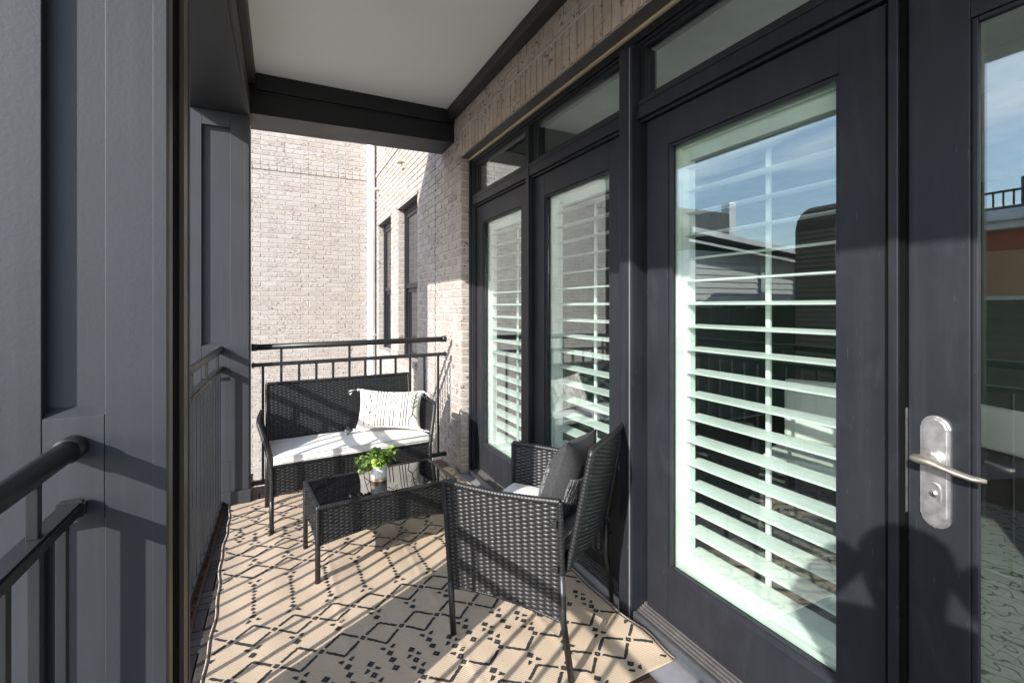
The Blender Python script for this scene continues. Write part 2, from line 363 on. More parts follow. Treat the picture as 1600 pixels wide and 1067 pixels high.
# long side wall carrying the doors (outer face X = 1.316)
BX = 1.316
sw = thing('brick_wall', 'long brick side wall holding the patio doors, soldier course over them, narrow windows beyond', 'brick wall', (BX, 4.0, -3.4))
DY0, DY1, DZ1 = -1.6, 3.60, 2.556                    # door opening
WINS = [(4.955, 5.875, 0.68, 2.556), (6.285, 7.19, 0.68, 2.556)]
T = 1.60
def bed(y0, y1, z0, z1): box('mortar_bed', BX, T, y0, y1, z0, z1, 'mortar', sw, 0)
bed(DY0, DY1, DZ1, 4.6); bed(DY1, WINS[0][0], -3.4, 4.6); bed(WINS[0][1], WINS[1][0], -3.4, 4.6); bed(WINS[1][1], FY, -3.4, 4.6)
for w in WINS: bed(w[0], w[1], -3.4, w[2]); bed(w[0], w[1], w[3], 4.6)
bed(DY0, DY1, -3.4, -0.32)
it = []
def inside(y, z, m=0.0):
    if DY0 - 1 < y < DY1 + m and z < DZ1: return True
    return any(w[0] - m < y < w[1] + m and w[2] < z < w[3] for w in WINS)
for r, zc in rows(-1.0, 4.5):
    segs = [(DY1, FY)]
    if zc > 2.80: segs = [(DY0, FY)]
    else:
        for w in WINS:
            if w[2] < zc < w[3]:
                ns = []
                for a, b in segs:
                    if a < w[0] < b: ns += [(a, w[0]), (w[1], b)]
                    else: ns.append((a, b))
                segs = ns
    for a, b in segs:
        y = a - ((r % 2) * 0.1017)
        while y < b:
            y0 = max(y, a) + (MJ / 2 if y > a else 0.001); y1 = min(y + 0.2034, b) - (MJ / 2 if y + 0.2034 < b else 0.001)
            if y1 - y0 > 0.03:
                L = round((y1 - y0) * 100) / 100 - 0.0005
                yc = (y0 + y1) / 2
                vis = (zc < 2.85 and 0.1 < zc and 3.5 < yc < 7.3) or (zc > 2.8 and zc < 2.97 and 0.9 < yc < 3.9)
                it.append((30 - yc if vis else 0, L, BH, 0.007, 'y', (BX, yc, zc)))
            y += 0.2034
lay(sw, it)
# jamb return bricks of the door opening and of the windows (faces looking to -Y)
for r, zc in rows(0.0, DZ1 - 0.03):
    for yy, x1, big in ((DY1, 1.392, 0), (WINS[0][1], 1.392, 1), (WINS[1][1], 1.392, 1)):
        if yy != DY1 and zc < 0.70: continue
        o = bpy.data.objects.new('brick', get_brick(0.072, BH, 0.004, 'x')); COL.objects.link(o); o.parent = sw
        o.location = Vector((BX + 0.0385, yy, zc)) - MW[sw.name].translation
# soldier course
y = 0.55
while y < DY1 + 0.02:
    me = get_brick(BH, 0.194, 0.009, 'y', 'brick_tan_bounce')
    o = bpy.data.objects.new('soldier_brick', me); COL.objects.link(o); o.parent = sw
    o.location = Vector((BX, y, DZ1 + 0.108)) - MW[sw.name].translation; y += 0.0677
# expansion joints and ledge course
box('expansion_joint', BX - 0.0085, BX + 0.004, 4.297, 4.307, 0.0, 4.4, 'sill_dark', sw, 0)
box('expansion_joint', BX - 0.0085, BX + 0.004, 4.948, 4.954, 2.56, 2.85, 'sill_dark', sw, 0)
box('ledge_course', BX - 0.02, BX + 0.004, 4.6, FY - 0.03, 3.292, 3.345, 'brick', sw, 0.003)
for yv, lab in ((5.55, 'beige box vent on the brick above the nearer narrow window'), (7.03, 'beige box vent on the brick above the farther narrow window')):
    v_ = thing('wall_vent', lab, 'vent', (BX, yv, 3.02), 0, 'small wall vents')
    box('hood', BX - 0.085, BX - 0.0, yv - 0.055, yv + 0.055, 3.035, 3.065, 'vent_beige', v_, 0.004)
    box('body', BX - 0.03, BX - 0.0, yv - 0.045, yv + 0.045, 2.97, 3.034, 'vent_beige', v_, 0.003)
# lintel
li = thing('steel_lintel', 'dark steel lintel over the patio doors under the soldier bricks', 'lintel', (BX, 1.0, DZ1))
box('plate', BX - 0.010, 1.383, DY0, DY1 + 0.10, DZ1 - 0.008, DZ1 - 0.001, 'sill_dark', li, 0.001)
box('caulk_line', 1.372, 1.388, DY0, DY1 - 0.003, DZ1 - 0.024, DZ1 - 0.009, 'caulk', li, 0.003)
# windows in the side wall
for i, (y0, y1, z0, z1) in enumerate(WINS):
    w = thing('window', ('narrow dark framed sash window, the one nearer the end railing', 'narrow dark framed sash window next to the white downspout')[i], 'window', (BX, (y0 + y1) / 2, z0), 0, 'windows in the brick side wall')
    X0, X1 = 1.392, 1.45
    box('steel_head', BX - 0.012, 1.40, y0 - 0.08, y1 + 0.08, z1 - 0.008, z1 - 0.001, 'sill_dark', w, 0.001)
    box('frame_jamb', X0, X1, y0, y0 + 0.05, z0, z1 - 0.01, 'frame_paint', w); box('frame_jamb', X0, X1, y1 - 0.05, y1 - 0.003, z0, z1 - 0.01, 'frame_paint', w)
    box('frame_head', X0, X1, y0 + 0.051, y1 - 0.051, z1 - 0.07, z1 - 0.01, 'frame_paint', w); box('sill', BX - 0.03, 1.45, y0 + 0.004, y1 - 0.004, z0 - 0.0, z0 + 0.06, 'brick', w, 0.004)
    zm = 1.57
    for (za, zb, xo) in ((zm, z1 - 0.071, 0.012), (z0 + 0.061, zm - 0.001, 0.03)):
        s = box('sash', X0 + xo, X0 + xo + 0.03, y0 + 0.051, y0 + 0.10, za, zb, 'frame_paint', w)
        box('sash_stile', X0 + xo, X0 + xo + 0.03, y1 - 0.10, y1 - 0.051, za, zb, 'frame_paint', w)
        box('sash_rail', X0 + xo, X0 + xo + 0.03, y0 + 0.101, y1 - 0.101, zb - 0.05, zb, 'frame_paint', w); box('sash_rail', X0 + xo, X0 + xo + 0.03, y0 + 0.101, y1 - 0.101, za, za + 0.055, 'frame_paint', w)
        box('pane', X0 + xo + 0.012, X0 + xo + 0.018, y0 + 0.1005, y1 - 0.1005, za + 0.0555, zb - 0.0505, 'window_dark', w, 0)
    box('sash_back', 1.46, 1.50, y0, y1, z0, z1, 'black_hole', w, 0)
# downspout
dsp = thing('downspout', 'white round downspout in the corner of the two brick walls', 'downspout', (1.235, FY - 0.075, -3.4))
tube('pipe', [(1.235, FY - 0.075, -3.3), (1.235, FY - 0.075, 4.5)], 0.060, 'white_pipe', dsp, 20)
for z in (0.9, 2.93):
    tube('bracket', [(1.235, FY - 0.075, z), (1.235, FY - 0.075, z + 0.035)], 0.066, 'white_pipe', dsp, 20)
    box('strap', 1.27, BX - 0.005, FY - 0.09, FY - 0.06, z + 0.004, z + 0.03, 'white_pipe', dsp)

# ------------------------------------------------------------------ columns, header, beams
def column(x0, x1, y0, y1, zr, label):
    w = thing('panelled_column', label, 'column', ((x0 + x1) / 2, (y0 + y1) / 2, 0), 0, 'panelled columns along the open side')
    S, D = 0.107, 0.028; top = 2.66
    zb, zm0, zm1, zt = 0.30, zr[0], zr[1], zr[2]
    box('core', x0 + D, x1 - D, y0 + D, y1 - D, -0.03, top, 'siding_paint', w, 0)
    box('base_block', x0 - 0.014, x1 + 0.014, y0 - 0.014, y1 + 0.014, -0.03, 0.10, 'trim_paint', w, 0.004)
    for face in range(4):
        for a in (0, 1):
            # stiles on the +-Y faces run full width, on the X faces they butt between
            if face == 0: q = (x0, x0 + S, y0, y0 + D - 0.0005) if a == 0 else (x1 - S, x1, y0, y0 + D - 0.0005)
            elif face == 1: q = (x0, x0 + S, y1 - D + 0.0005, y1) if a == 0 else (x1 - S, x1, y1 - D + 0.0005, y1)
            elif face == 2: q = (x1 - D + 0.0005, x1 - 0.002, y0 + D, y0 + 0.085) if a == 0 else (x1 - D + 0.0005, x1 - 0.002, y1 - 0.085, y1 - D)
            else: q = (x0 + 0.002, x0 + D - 0.0005, y0 + D, y0 + 0.085) if a == 0 else (x0 + 0.002, x0 + D - 0.0005, y1 - 0.085, y1 - D)
            box('stile', *q, 0.101, top, 'stile_warm_bounce' if face == 2 else 'siding_paint', w, 0.0015)
        for (za, zc) in ((0.101, zb), (zm0, zm1), (zt, top)):
            if face == 0: q = (x0 + S + 0.001, x1 - S - 0.001, y0 + 0.0007, y0 + D - 0.0005)
            elif face == 1: q = (x0 + S + 0.001, x1 - S - 0.001, y1 - D + 0.0005, y1 - 0.0007)
            elif face == 2: continue
            else: continue
            box('rail', *q, za, zc, 'siding_paint', w, 0.0015)
    box('recess_shade', x1 - D - 0.0, x1 - 0.012, y0 + 0.088, y1 - 0.088, 0.11, top - 0.01, 'black_hole', w, 0.002)  # black strip put in as the shade inside the balcony-side recess
    box('corner_trim', x1 - 0.024, x1 + 0.0016, y0 - 0.0022, y0 + 0.027, 0.102, top - 0.001, 'siding_paint', w, 0.0012)
    # bevelled sill at the foot of the upper front panel
    xa, xb = x0 + S + 0.001, x1 - S - 0.001
    mobj('panel_sill', [(xa, y0 + 0.001, zm1 - 0.0), (xb, y0 + 0.001, zm1), (xb, y0 + D, zm1 + 0.018), (xa, y0 + D, zm1 + 0.018), (xa, y0 + D, zm1), (xb, y0 + D, zm1)], [(0, 1, 2, 3), (0, 3, 4), (1, 5, 2), (0, 4, 5, 1)], 'siding_paint', w)
    return w
column(-0.546, -0.230, 1.290, 1.610, (0.900, 1.122, 2.56), 'near charcoal panelled column in the left foreground')
column(-0.575, -0.196, 3.700, 4.020, (0.873, 1.089, 2.56), 'far charcoal panelled column at the corner by the end railing')
column(-0.56, -0.24, -1.62, -1.30, (0.9, 1.12, 2.56), 'charcoal panelled column behind the viewer')
hd = thing('header_beam', 'charcoal boxed header over the left railing between the columns', 'beam', (-0.37, 1.2, 2.66))
box('beam_box', -0.545, -0.205, -1.62, 4.05, 2.663, CZ + 0.3, 'header_paint', hd, 0.003)
box('inner_fascia', -0.2045, -0.188, -1.62, 3.748, 2.668, 2.80, 'header_paint', hd, 0.002)
box('joint', -0.1885, -0.1872, 1.97, 1.975, 2.668, 2.80, 'black_hole', hd, 0)
box('crown', -0.204, -0.155, -1.62, 3.748, 2.90, CZ - 0.001, 'header_paint', hd, 0.006)
eb = thing('end_beam', 'black boxed beam across the far end of the balcony ceiling', 'beam', (0.5, 3.9, 2.70))
def tilt_box(name, x0, x1, y0, y1, z0, z1, s, mat, par):
    V = [(x0, y0, z0), (x1, y0, z0 + s), (x1, y1, z0 + s), (x0, y1, z0), (x0, y0, z1), (x1, y0, z1), (x1, y1, z1), (x0, y1, z1)]
    return mobj(name, V, [(0, 3, 2, 1), (4, 5, 6, 7), (0, 1, 5, 4), (1, 2, 6, 5), (2, 3, 7, 6), (3, 0, 4, 7)], mat, par)
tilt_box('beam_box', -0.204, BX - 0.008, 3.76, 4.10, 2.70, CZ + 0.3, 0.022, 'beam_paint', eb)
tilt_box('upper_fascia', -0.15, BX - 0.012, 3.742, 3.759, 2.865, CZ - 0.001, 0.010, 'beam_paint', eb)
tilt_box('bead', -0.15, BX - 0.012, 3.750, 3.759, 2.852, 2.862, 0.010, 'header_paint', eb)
tb = thing('ceiling_trim', 'dark trim board where the white ceiling meets the brick wall', 'trim', (1.27, 1.2, 2.9))
box('board', 1.238, BX - 0.008, DY0, 3.741, 2.905, CZ - 0.001, 'header_paint', tb, 0.003)

# ------------------------------------------------------------------ railings
def rail_set(name, P, Q, label, posts, bal, tl=0.0, ends=(1, 1), z=(1.06, 0.935, 0.10)):
    P, Q = Vector(P), Vector(Q); L = (Q - P).length; d = (Q - P) / L
    r = thing('railing', label, 'railing', tuple((P + Q) / 2), 0, 'black metal railings')
    n = Vector((-d.y, d.x, 0)); zt = lambda s: Vector((0, 0, tl * s / L))
    def bar(nm, s0, s1, hz, w, h, mat='rail_metal'):
        a, b = P + d * s0 + zt(s0) + Vector((0, 0, hz)), P + d * s1 + zt(s1) + Vector((0, 0, hz)); bm = bmesh.new(); vs = []
        for q in (a, b):
            for sx, sz in ((-1, -1), (1, -1), (1, 1), (-1, 1)): vs.append(bm.verts.new(q + n * (sx * w / 2) + Vector((0, 0, sz * h / 2))))
        fs = [bm.faces.new([vs[i] for i in f]) for f in ((3, 2, 1, 0), (4, 5, 6, 7), (0, 1, 5, 4), (1, 2, 6, 5), (2, 3, 7, 6), (3, 0, 4, 7))]
        bmesh.ops.bevel(bm, geom=list({e for f in fs for e in f.edges}), offset=min(w, h) * 0.16, segments=2, affect='EDGES')
        return bmobj(nm, bm, mat, r)
    a, b = P + Vector((0, 0, z[0])), Q + Vector((0, 0, z[0] + tl))
    tube('top_rail', [a, a.lerp(b, 0.5), b], 0.0215, 'rail_metal', r, 20)
    bar('mid_rail', 0, L, z[1], 0.040, 0.026); bar('bottom_rail', 0, L, z[2], 0.040, 0.030)
    for s in bal:
        p = P + d * s + zt(s)
        q0, q1 = z[2] + 0.014, z[1] - 0.012
        bm = bmesh.new(); add_box(bm, -0.0085, 0.0085, -0.0085, 0.0085, q0, q1, 0.0015)
        bmesh.ops.transform(bm, matrix=Matrix.Translation(p) @ Matrix.Rotation(math.atan2(d.y, d.x), 4, 'Z'), verts=bm.verts[:]); bmobj('baluster', bm, 'rail_metal', r)
    for s in posts:
        p = P + d * s + zt(s); bm = bmesh.new(); add_box(bm, -0.0085, 0.0085, -0.0085, 0.0085, z[1] + 0.0125, z[0] - 0.014, 0.0015)
        bmesh.ops.transform(bm, matrix=Matrix.Translation(p) @ Matrix.Rotation(math.atan2(d.y, d.x), 4, 'Z'), verts=bm.verts[:]); bmobj('spacer', bm, 'rail_metal', r)
    for e, s in enumerate((0, L)):
        if not ends[e]: continue
        sg = 1 if e == 0 else -1
        c0 = P + d * s + zt(s)
        tube('end_collar', [c0 + Vector((0, 0, z[0])), c0 + d * sg * 0.035 + Vector((0, 0, z[0]))], 0.0255, 'rail_metal', r, 20)
        for hz in (z[1], z[2]): bar('end_bracket', s if e == 0 else L - 0.022, s + 0.022 if e == 0 else L, hz, 0.048, 0.036)
    return r
bs = [0.072 + 0.1175 * i for i in range(12)]
rail_set('r', (-0.183, 3.80, 0), (1.250, 3.80, 0), 'black metal end railing behind the wicker loveseat', [bs[1], bs[5], bs[9]], bs, 0.018)
RXn, RXf = -0.388, -0.362
bl = [2.086 - 0.06 - 0.1125 * i for i in range(18)]
rail_set('r', (RXn, 1.612, 0), (RXf, 3.698, 0), 'black metal side railing between the two panelled columns', [2.086 - 0.15 - 0.45 * i for i in range(5)], bl, z=(1.06, 0.935, 0.028))
bl = [0.05 + 0.1125 * i for i in range(23)]
rail_set('r', (RXn - 0.01, -1.30, 0), (RXn, 1.288, 0), 'black metal side railing in the left foreground ending at the near column', [2.588 - 0.175 - 0.45 * i for i in range(5)], [2.588 - 0.055 - 0.1125 * i for i in range(22)], z=(1.06, 0.935, 0.028))

# ------------------------------------------------------------------ deck tiles: quadrants of three slats, alternating direction
deck = structure(bpy.data.objects.new('deck', None)); COL.objects.link(deck); MW[deck.name] = Matrix()
def slat_mesh(mat):
    bm = bmesh.new(); add_box(bm, -0.0745, 0.0745, -0.0225, 0.0225, -0.020, 0.0, 0.003)
    me = bpy.data.meshes.new('slat'); bmesh.ops.recalc_face_normals(bm, faces=bm.faces[:]); bm.to_mesh(me); bm.free(); me.materials.append(MATS[mat]); return me
SLM = slat_mesh('deck_wood_dark'); SLR = slat_mesh('deck_wood_red'); rest = Acc()
for i in range(12):
    for j in range(-6, 30):
        x = -0.305 + 0.076 + i * 0.1525 - 0.1525 + 0.068; y = 0.076 + j * 0.1525 - 0.55
        if x > 1.33 or y > 4.08: continue
        red = y > 3.55 or (x > 1.0 and y < 1.9)
        vis = (x < -0.16 and y > 1.3) or y > 3.55 or (x > 1.0 and 1.0 < y < 1.5)
        for s in (-1, 0, 1):
            rot = (i + j) % 2
            cx, cy = (x, y + s * 0.0505) if rot == 0 else (x + s * 0.0505, y)
            dz = random.uniform(-0.0015, 0.0005) - 0.002
            if vis:
                o = bpy.data.objects.new('slat', SLR if red else SLM); COL.objects.link(o); o.parent = deck; o.location = (cx, cy, dz); o.rotation_euler = (0, 0, R(90) * rot + R(180) * random.randint(0, 1))
            else:
                mt = Matrix.Translation((cx, cy, dz)) @ Matrix.Rotation(R(90) * rot, 4, 'Z')
                rest.add(([tuple(mt @ v.co) for v in SLM.vertices], [tuple(q.vertices) for q in SLM.polygons]))
stuff(rest.build('slats_under_rug', 'deck_wood_dark', deck))
y = 1.62                                                # reddish slotted edge boards along the side railing
while y < 3.66:
    bm = bmesh.new(); add_box(bm, -0.372, -0.362, y, y + 0.298, -0.03, 0.004, 0.002); add_box(bm, -0.345, -0.332, y, y + 0.298, -0.03, 0.004, 0.002)
    for q in (0.0, 0.09, 0.19, 0.268): add_box(bm, -0.3615, -0.3455, y + q, y + q + 0.03, -0.03, 0.0035, 0.001)
    bmobj('edge_board', bm, 'deck_wood_red', deck); y += 0.3025

# ------------------------------------------------------------------ door wall: frame, doors, transoms
FX = 1.388; DX = 1.415; GX = 1.438
DOORS = [(3.515, 2.625), (2.560, 1.700), (1.560, 0.668), (0.622, -0.27)]
fr = thing('transom_window', 'dark framed row of transom windows with tall posts above the patio doors', 'window', (1.42, 1.6, 0))
B = 0.003
box('jamb', FX, 1.50, 3.53, 3.598, 0.03, 2.540, 'frame_paint', fr, B)
box('jamb_stop', FX - 0.012, FX - 0.0005, 3.565, 3.597, 0.03, 2.540, 'frame_paint', fr, B)
box('jamb_groove', FX + 0.008, 1.50, 3.518, 3.529, 0.05, 2.540, 'frame_paint', fr, B)
box('head', FX, 1.50, -1.6, 3.529, 2.500, 2.540, 'frame_paint', fr, B)
box('head_step', FX + 0.012, 1.50, -1.6, 3.517, 2.484, 2.4995, 'frame_paint', fr, B)
def post(y0, y1, xf, z0): box('post', xf, 1.50, y0, y1, z0, 2.4835, 'frame_paint', fr, B)
post(2.575, 2.612, 1.380, 0.06)
post(1.592, 1.678, 1.358, 0.0)
box('post_cover', 1.350, 1.3575, 1.606, 1.664, 0.0, 2.476, 'frame_paint', fr, 0.002)
for yy in (1.6045, 1.6645): box('edge_seam', 1.3535, 1.3573, yy - 0.001, yy + 0.0012, 0.0, 2.47, 'sill_paint', fr, 0)
post(0.634, 0.656, 1.392, 0.06)
post(-0.36, -0.285, 1.358, 0.0)
box('weatherstrip', 1.402, 1.43, 0.6235, 0.6325, 0.06, 2.13, 'black_hole', fr, 0.001)
box('weatherstrip', 1.402, 1.43, 0.6575, 0.6665, 0.06, 2.13, 'black_hole', fr, 0.001)
SPANS = [(2.613, 3.517), (1.679, 2.574), (0.657, 1.591), (-0.284, 0.633)]
for a, b in SPANS:
    box('transom_bar', FX - 0.004, 1.50, a, b, 2.160, 2.235, 'frame_paint', fr, B)
    box('transom_bar_nose', FX - 0.0075, FX - 0.0045, a, b, 2.214, 2.235, 'frame_paint', fr, 0.002)
    box('door_stop', FX + 0.012, 1.50, a, b, 2.146, 2.1595, 'frame_paint', fr, 0.002)
    za, zb = 2.2355, 2.4835
    for q0, q1 in ((a, a + 0.026), (b - 0.03, b)): box('transom_sash', FX + 0.018, 1.46, q0 + 0.0005, q1 - 0.0005, za, zb, 'frame_paint', fr, 0.002)
    for q0, q1 in ((za, za + 0.024), (zb - 0.018, zb)): box('transom_sash', FX + 0.018, 1.46, a + 0.0265, b - 0.0305, q0 + 0.0005, q1 - 0.0005, 'frame_paint', fr, 0.002)
    box('transom_pane', 1.424, 1.430, a + 0.026, b - 0.03, za + 0.024, zb - 0.018, 'door_glass', fr, 0)
# sill
si = thing('door_sill', 'grey ribbed metal threshold along the foot of the patio doors', 'threshold', (1.38, 1.6, 0))
box('pan', 1.225, 1.366, -1.6, 3.596, -0.03, 0.0015, 'sill_paint', si, 0.001)
for a, b in ((1.680, 3.516), (-0.28, 1.590)):
    box('riser', 1.362, 1.372, a, b, 0.0025, 0.042, 'sill_paint', si, 0.002)
    for i in range(4):
        box('rib', 1.3735 + i * 0.0125, 1.384 + i * 0.0125, a, b, 0.0, 0.041 + i * 0.006, 'sill_dark', si, 0.002)
    box('base', 1.424, 1.50, a, b, 0.0, 0.066, 'sill_dark', si, 0.001)
LAB = ['patio door with white shutter beside the brick jamb, farthest of the row', 'shuttered patio door behind the wicker armchair', 'large shuttered patio door in the right foreground', 'patio door with lever handle at the right edge, no shutter']
def door(i):
    y1, y0 = DOORS[i]; z0, z1 = 0.072, 2.142; S = 0.118; G0, G1 = 0.285, 2.012
    d = thing('patio_door', LAB[i], 'door', (DX, (y0 + y1) / 2, z0), 0, 'glazed patio doors')
    box('stile', DX, DX + 0.045, y0, y0 + S, z0, z1, 'door_paint', d, 0.002); box('stile', DX, DX + 0.045, y1 - S, y1, z0, z1, 'door_paint', d, 0.002)
    box('top_rail', DX + 0.0006, DX + 0.045, y0 + S + 0.0006, y1 - S - 0.0006, G1, z1, 'door_paint', d, 0.0012)
    box('bottom_rail', DX + 0.0006, DX + 0.045, y0 + S + 0.0006, y1 - S - 0.0006, z0, G0, 'door_paint', d, 0.0012)
    ya, yb = y0 + S, y1 - S; w = 0.012
    for q in ((ya, ya + w, G0, G1), (yb - w, yb, G0, G1), (ya + w, yb - w, G1 - w, G1), (ya + w, yb - w, G0, G0 + w)):
        box('glazing_bead', DX + 0.006, GX - 0.001, q[0] + 0.0004, q[1] - 0.0004, q[2] + 0.0004, q[3] - 0.0004, 'door_paint', d, 0.002)
    mobj('lower_bead_slope', [(DX - 0.006, ya - 0.01, G0 - 0.008), (DX - 0.006, yb + 0.01, G0 - 0.008), (DX + 0.010, yb + 0.01, G0 + 0.008), (DX + 0.010, ya - 0.01, G0 + 0.008), (DX - 0.006, ya - 0.01, G0 - 0.014), (DX - 0.006, yb + 0.01, G0 - 0.014), (DX + 0.0005, yb + 0.01, G0 - 0.014), (DX + 0.0005, ya - 0.01, G0 - 0.014)], [(0, 3, 2, 1), (0, 1, 5, 4), (4, 5, 6, 7), (0, 4, 7, 3), (1, 2, 6, 5)], 'door_paint', d)
    box('glass_pane', GX, GX + 0.006, ya + 0.004, yb - 0.004, G0 + 0.004, G1 - 0.004, 'door_glass', d, 0)
    return d
drs = [door(i) for i in range(4)]
# lever handle on the right-hand door
d = drs[3]
def rounded_plate(name, yc, zc, w, h, x0, x1, mat, par, r=None, bev=0.004):
    r = r or w / 2; bm = bmesh.new(); pts = []
    for (sy, sz, a0) in ((1, 1, 0), (-1, 1, 90), (-1, -1, 180), (1, -1, 270)):
        for k in range(9):
            a = R(a0 + k * 11.25); pts.append((yc + sy * (w / 2 - r) + r * math.cos(a), zc + sz * (h / 2 - r) + r * math.sin(a)))
    f0 = [bm.verts.new((x1, y, z)) for y, z in pts]; f1 = [bm.verts.new((x0, y, z)) for y, z in pts]; n = len(pts)
    bm.faces.new(f0); top = bm.faces.new(f1[::-1])
    for k in range(n): bm.faces.new((f0[k], f0[(k + 1) % n], f1[(k + 1) % n], f1[k]))
    bmesh.ops.bevel(bm, geom=list(top.edges), offset=bev, segments=3, affect='EDGES')
    return bmobj(name, bm, mat, par)
hp = rounded_plate('handle_plate', 0.5645, 0.958, 0.058, 0.268, 1.4045, 1.4148, 'handle_metal', d, 0.029, 0.004)
rounded_plate('plate_face', 0.5645, 0.958, 0.044, 0.254, 1.4015, 1.4047, 'handle_metal', hp, 0.022, 0.002)
rounded_plate('rose', 0.5645, 0.990, 0.034, 0.034, 1.385, 1.4018, 'handle_metal', hp, 0.0168, 0.004)
rounded_plate('lock_surround', 0.5645, 0.908, 0.026, 0.052, 1.3985, 1.4018, 'handle_metal', hp, 0.0128, 0.001)
tube('key_cylinder', [(1.3985, 0.5645, 0.908), (1.396, 0.5645, 0.908)], 0.008, 'handle_metal', hp, 16)
box('keyhole', 1.3952, 1.3961, 0.5635, 0.5655, 0.903, 0.913, 'black_hole', hp, 0)
LP = [(1.368, 0.598, 0.990), (1.366, 0.590, 0.991), (1.365, 0.575, 0.992), (1.365, 0.555, 0.990), (1.365, 0.535, 0.984), (1.366, 0.510, 0.978), (1.369, 0.485, 0.974), (1.374, 0.462, 0.974)]
tube('lever', LP, [0.004, 0.015, 0.0185, 0.0165, 0.013, 0.011, 0.010, 0.007], 'lever_bronze', hp, 14, flat=0.62)
tube('spindle', [(1.386, 0.5645, 0.990), (1.366, 0.5645, 0.991)], 0.009, 'lever_bronze', hp, 14)
box('strike_edge', 1.405, 1.4145, 0.6227, 0.6233, 0.84, 1.10, 'handle_metal', d, 0)

# shutters
def shutter(i, lab):
    y1, y0 = DOORS[i]; S = 0.118; a, b = y0 + S - 0.095, y1 - S + 0.012; z0, z1 = 0.272, 2.025; x0, x1 = 1.478, 1.512
    s = thing('plantation_shutter', lab, 'shutter', (1.495, (a + b) / 2, z0), 0, 'white plantation shutters behind the glass')
    for q0, q1 in ((a, a + 0.030), (b - 0.030, b)): box('casing', 1.463, 1.53, q0, q1, z0, z1, 'shutter_white', s, 0.002)
    box('casing', 1.463, 1.53, a + 0.031, b - 0.031, z1 - 0.03, z1, 'shutter_white', s, 0.002); box('casing', 1.463, 1.53, a + 0.031, b - 0.031, z0, z0 + 0.03, 'shutter_white', s, 0.002)
    ia, ib, iz0, iz1 = a + 0.031, b - 0.031, z0 + 0.031, z1 - 0.031
    for q0, q1 in ((ia + 0.001, ia + 0.036), (ib - 0.036, ib - 0.001)): box('stile', x0, x1, q0, q1, iz0, iz1, 'shutter_white', s, 0.002)
    box('rail', x0 + 0.001, x1 - 0.001, ia + 0.037, ib - 0.037, iz1 - 0.055, iz1, 'shutter_white', s, 0.002); box('rail', x0 + 0.001, x1 - 0.001, ia + 0.037, ib - 0.037, iz0, iz0 + 0.05, 'shutter_white', s, 0.002)
    n = 18; la, lb = iz0 + 0.065, iz1 - 0.085; bm = bmesh.new(); L = (ib - ia - 0.076)
    pr = [(-0.0445, 0), (-0.036, 0.0036), (0, 0.0050), (0.036, 0.0036), (0.0445, 0), (0.036, -0.0036), (0, -0.0050), (-0.036, -0.0036)]
    va = [bm.verts.new((x, -L / 2, z)) for x, z in pr]; vb = [bm.verts.new((x, L / 2, z)) for x, z in pr]
    for q in range(8): bm.faces.new((va[q], va[(q + 1) % 8], vb[(q + 1) % 8], vb[q]))
    bm.faces.new(va); bm.faces.new(vb[::-1])
    me = bpy.data.meshes.new('louver'); bmesh.ops.recalc_face_normals(bm, faces=bm.faces[:]); bm.to_mesh(me); bm.free(); me.materials.append(MATS['shutter_white'])
    base = MW[s.name].translation
    for q in range(n):
        o = bpy.data.objects.new('louver', me); COL.objects.link(o); o.parent = s
        o.location = Vector((1.495, (a + b) / 2, la + (lb - la) * q / (n - 1))) - base; o.rotation_euler = (0, R(-6.0) + random.uniform(-0.012, 0.012), 0)
    box('tilt_rod', 1.5405, 1.553, (a + b) / 2 + 0.012, (a + b) / 2 + 0.028, la - 0.02, lb + 0.02, 'shutter_white', s, 0.002)
shutter(0, 'white louvred shutter in the farthest patio door by the brick jamb')
shutter(1, 'white louvred shutter in the door behind the wicker armchair')
shutter(2, 'large white louvred shutter in the right foreground door')

# ------------------------------------------------------------------ interior room
RX1, RY0, RY1, RZ = 5.8, -2.2, 3.75, 2.72
structure(box('interior_floor', 1.50, RX1, RY0, RY1, -0.2, 0.05, 'interior_floor', None, 0))
structure(box('interior_ceiling', 1.602, RX1, RY0, RY1, RZ, RZ + 0.2, 'interior_white', None, 0))
structure(box('interior_soffit', 3.4, RX1, RY0, RY1, RZ - 0.22, RZ - 0.001, 'interior_white', None, 0))
structure(box('interior_wall_end', 1.602, RX1, RY1, RY1 + 0.1, 0.051, RZ + 0.1, 'interior_green', None, 0))
structure(box('interior_wall_back', RX1, RX1 + 0.1, RY0, RY1, 0.051, RZ, 'interior_green', None, 0))
for q in ((1.602, 2.2, 0.051, RZ), (4.9, RX1, 0.051, RZ), (2.2, 4.9, 0.051, 0.6), (2.2, 4.9, 2.4, RZ)):  # opening added in this unseen wall to let sun into the room
    structure(box('interior_wall_near', q[0], q[1], RY0 - 0.1, RY0, q[2], q[3], 'interior_green', None, 0))
structure(box('interior_rug', 2.0, 4.2, -0.8, 3.0, 0.0505, 0.058, 'interior_rug', None, 0.002))
def room_chair(loc, rz, lab, sm='cushion_white', bh=0.86):
    c = thing('side_chair', lab, 'chair', (loc[0], loc[1], 0.059), rz, 'chairs inside the room')
    for sx in (-1, 1):
        for sy in (-1, 1): tube('leg', [(sx * 0.21, sy * 0.20, 0.0), (sx * 0.20, sy * 0.19, 0.42)], 0.012, 'rail_metal', c, 8, world=False)
    box('seat', -0.23, 0.23, -0.22, 0.22, 0.42, 0.50, sm, c, 0.02, world=False)
    bm = bmesh.new(); add_box(bm, -0.22, 0.22, 0.17, 0.24, 0.502, bh, 0.025); bmobj('backrest', bm, 'cushion_white', c, False, True)
    tube('stretcher', [(-0.2, -0.2, 0.18), (-0.2, 0.2, 0.18)], 0.009, 'brass', c, 8, world=False)
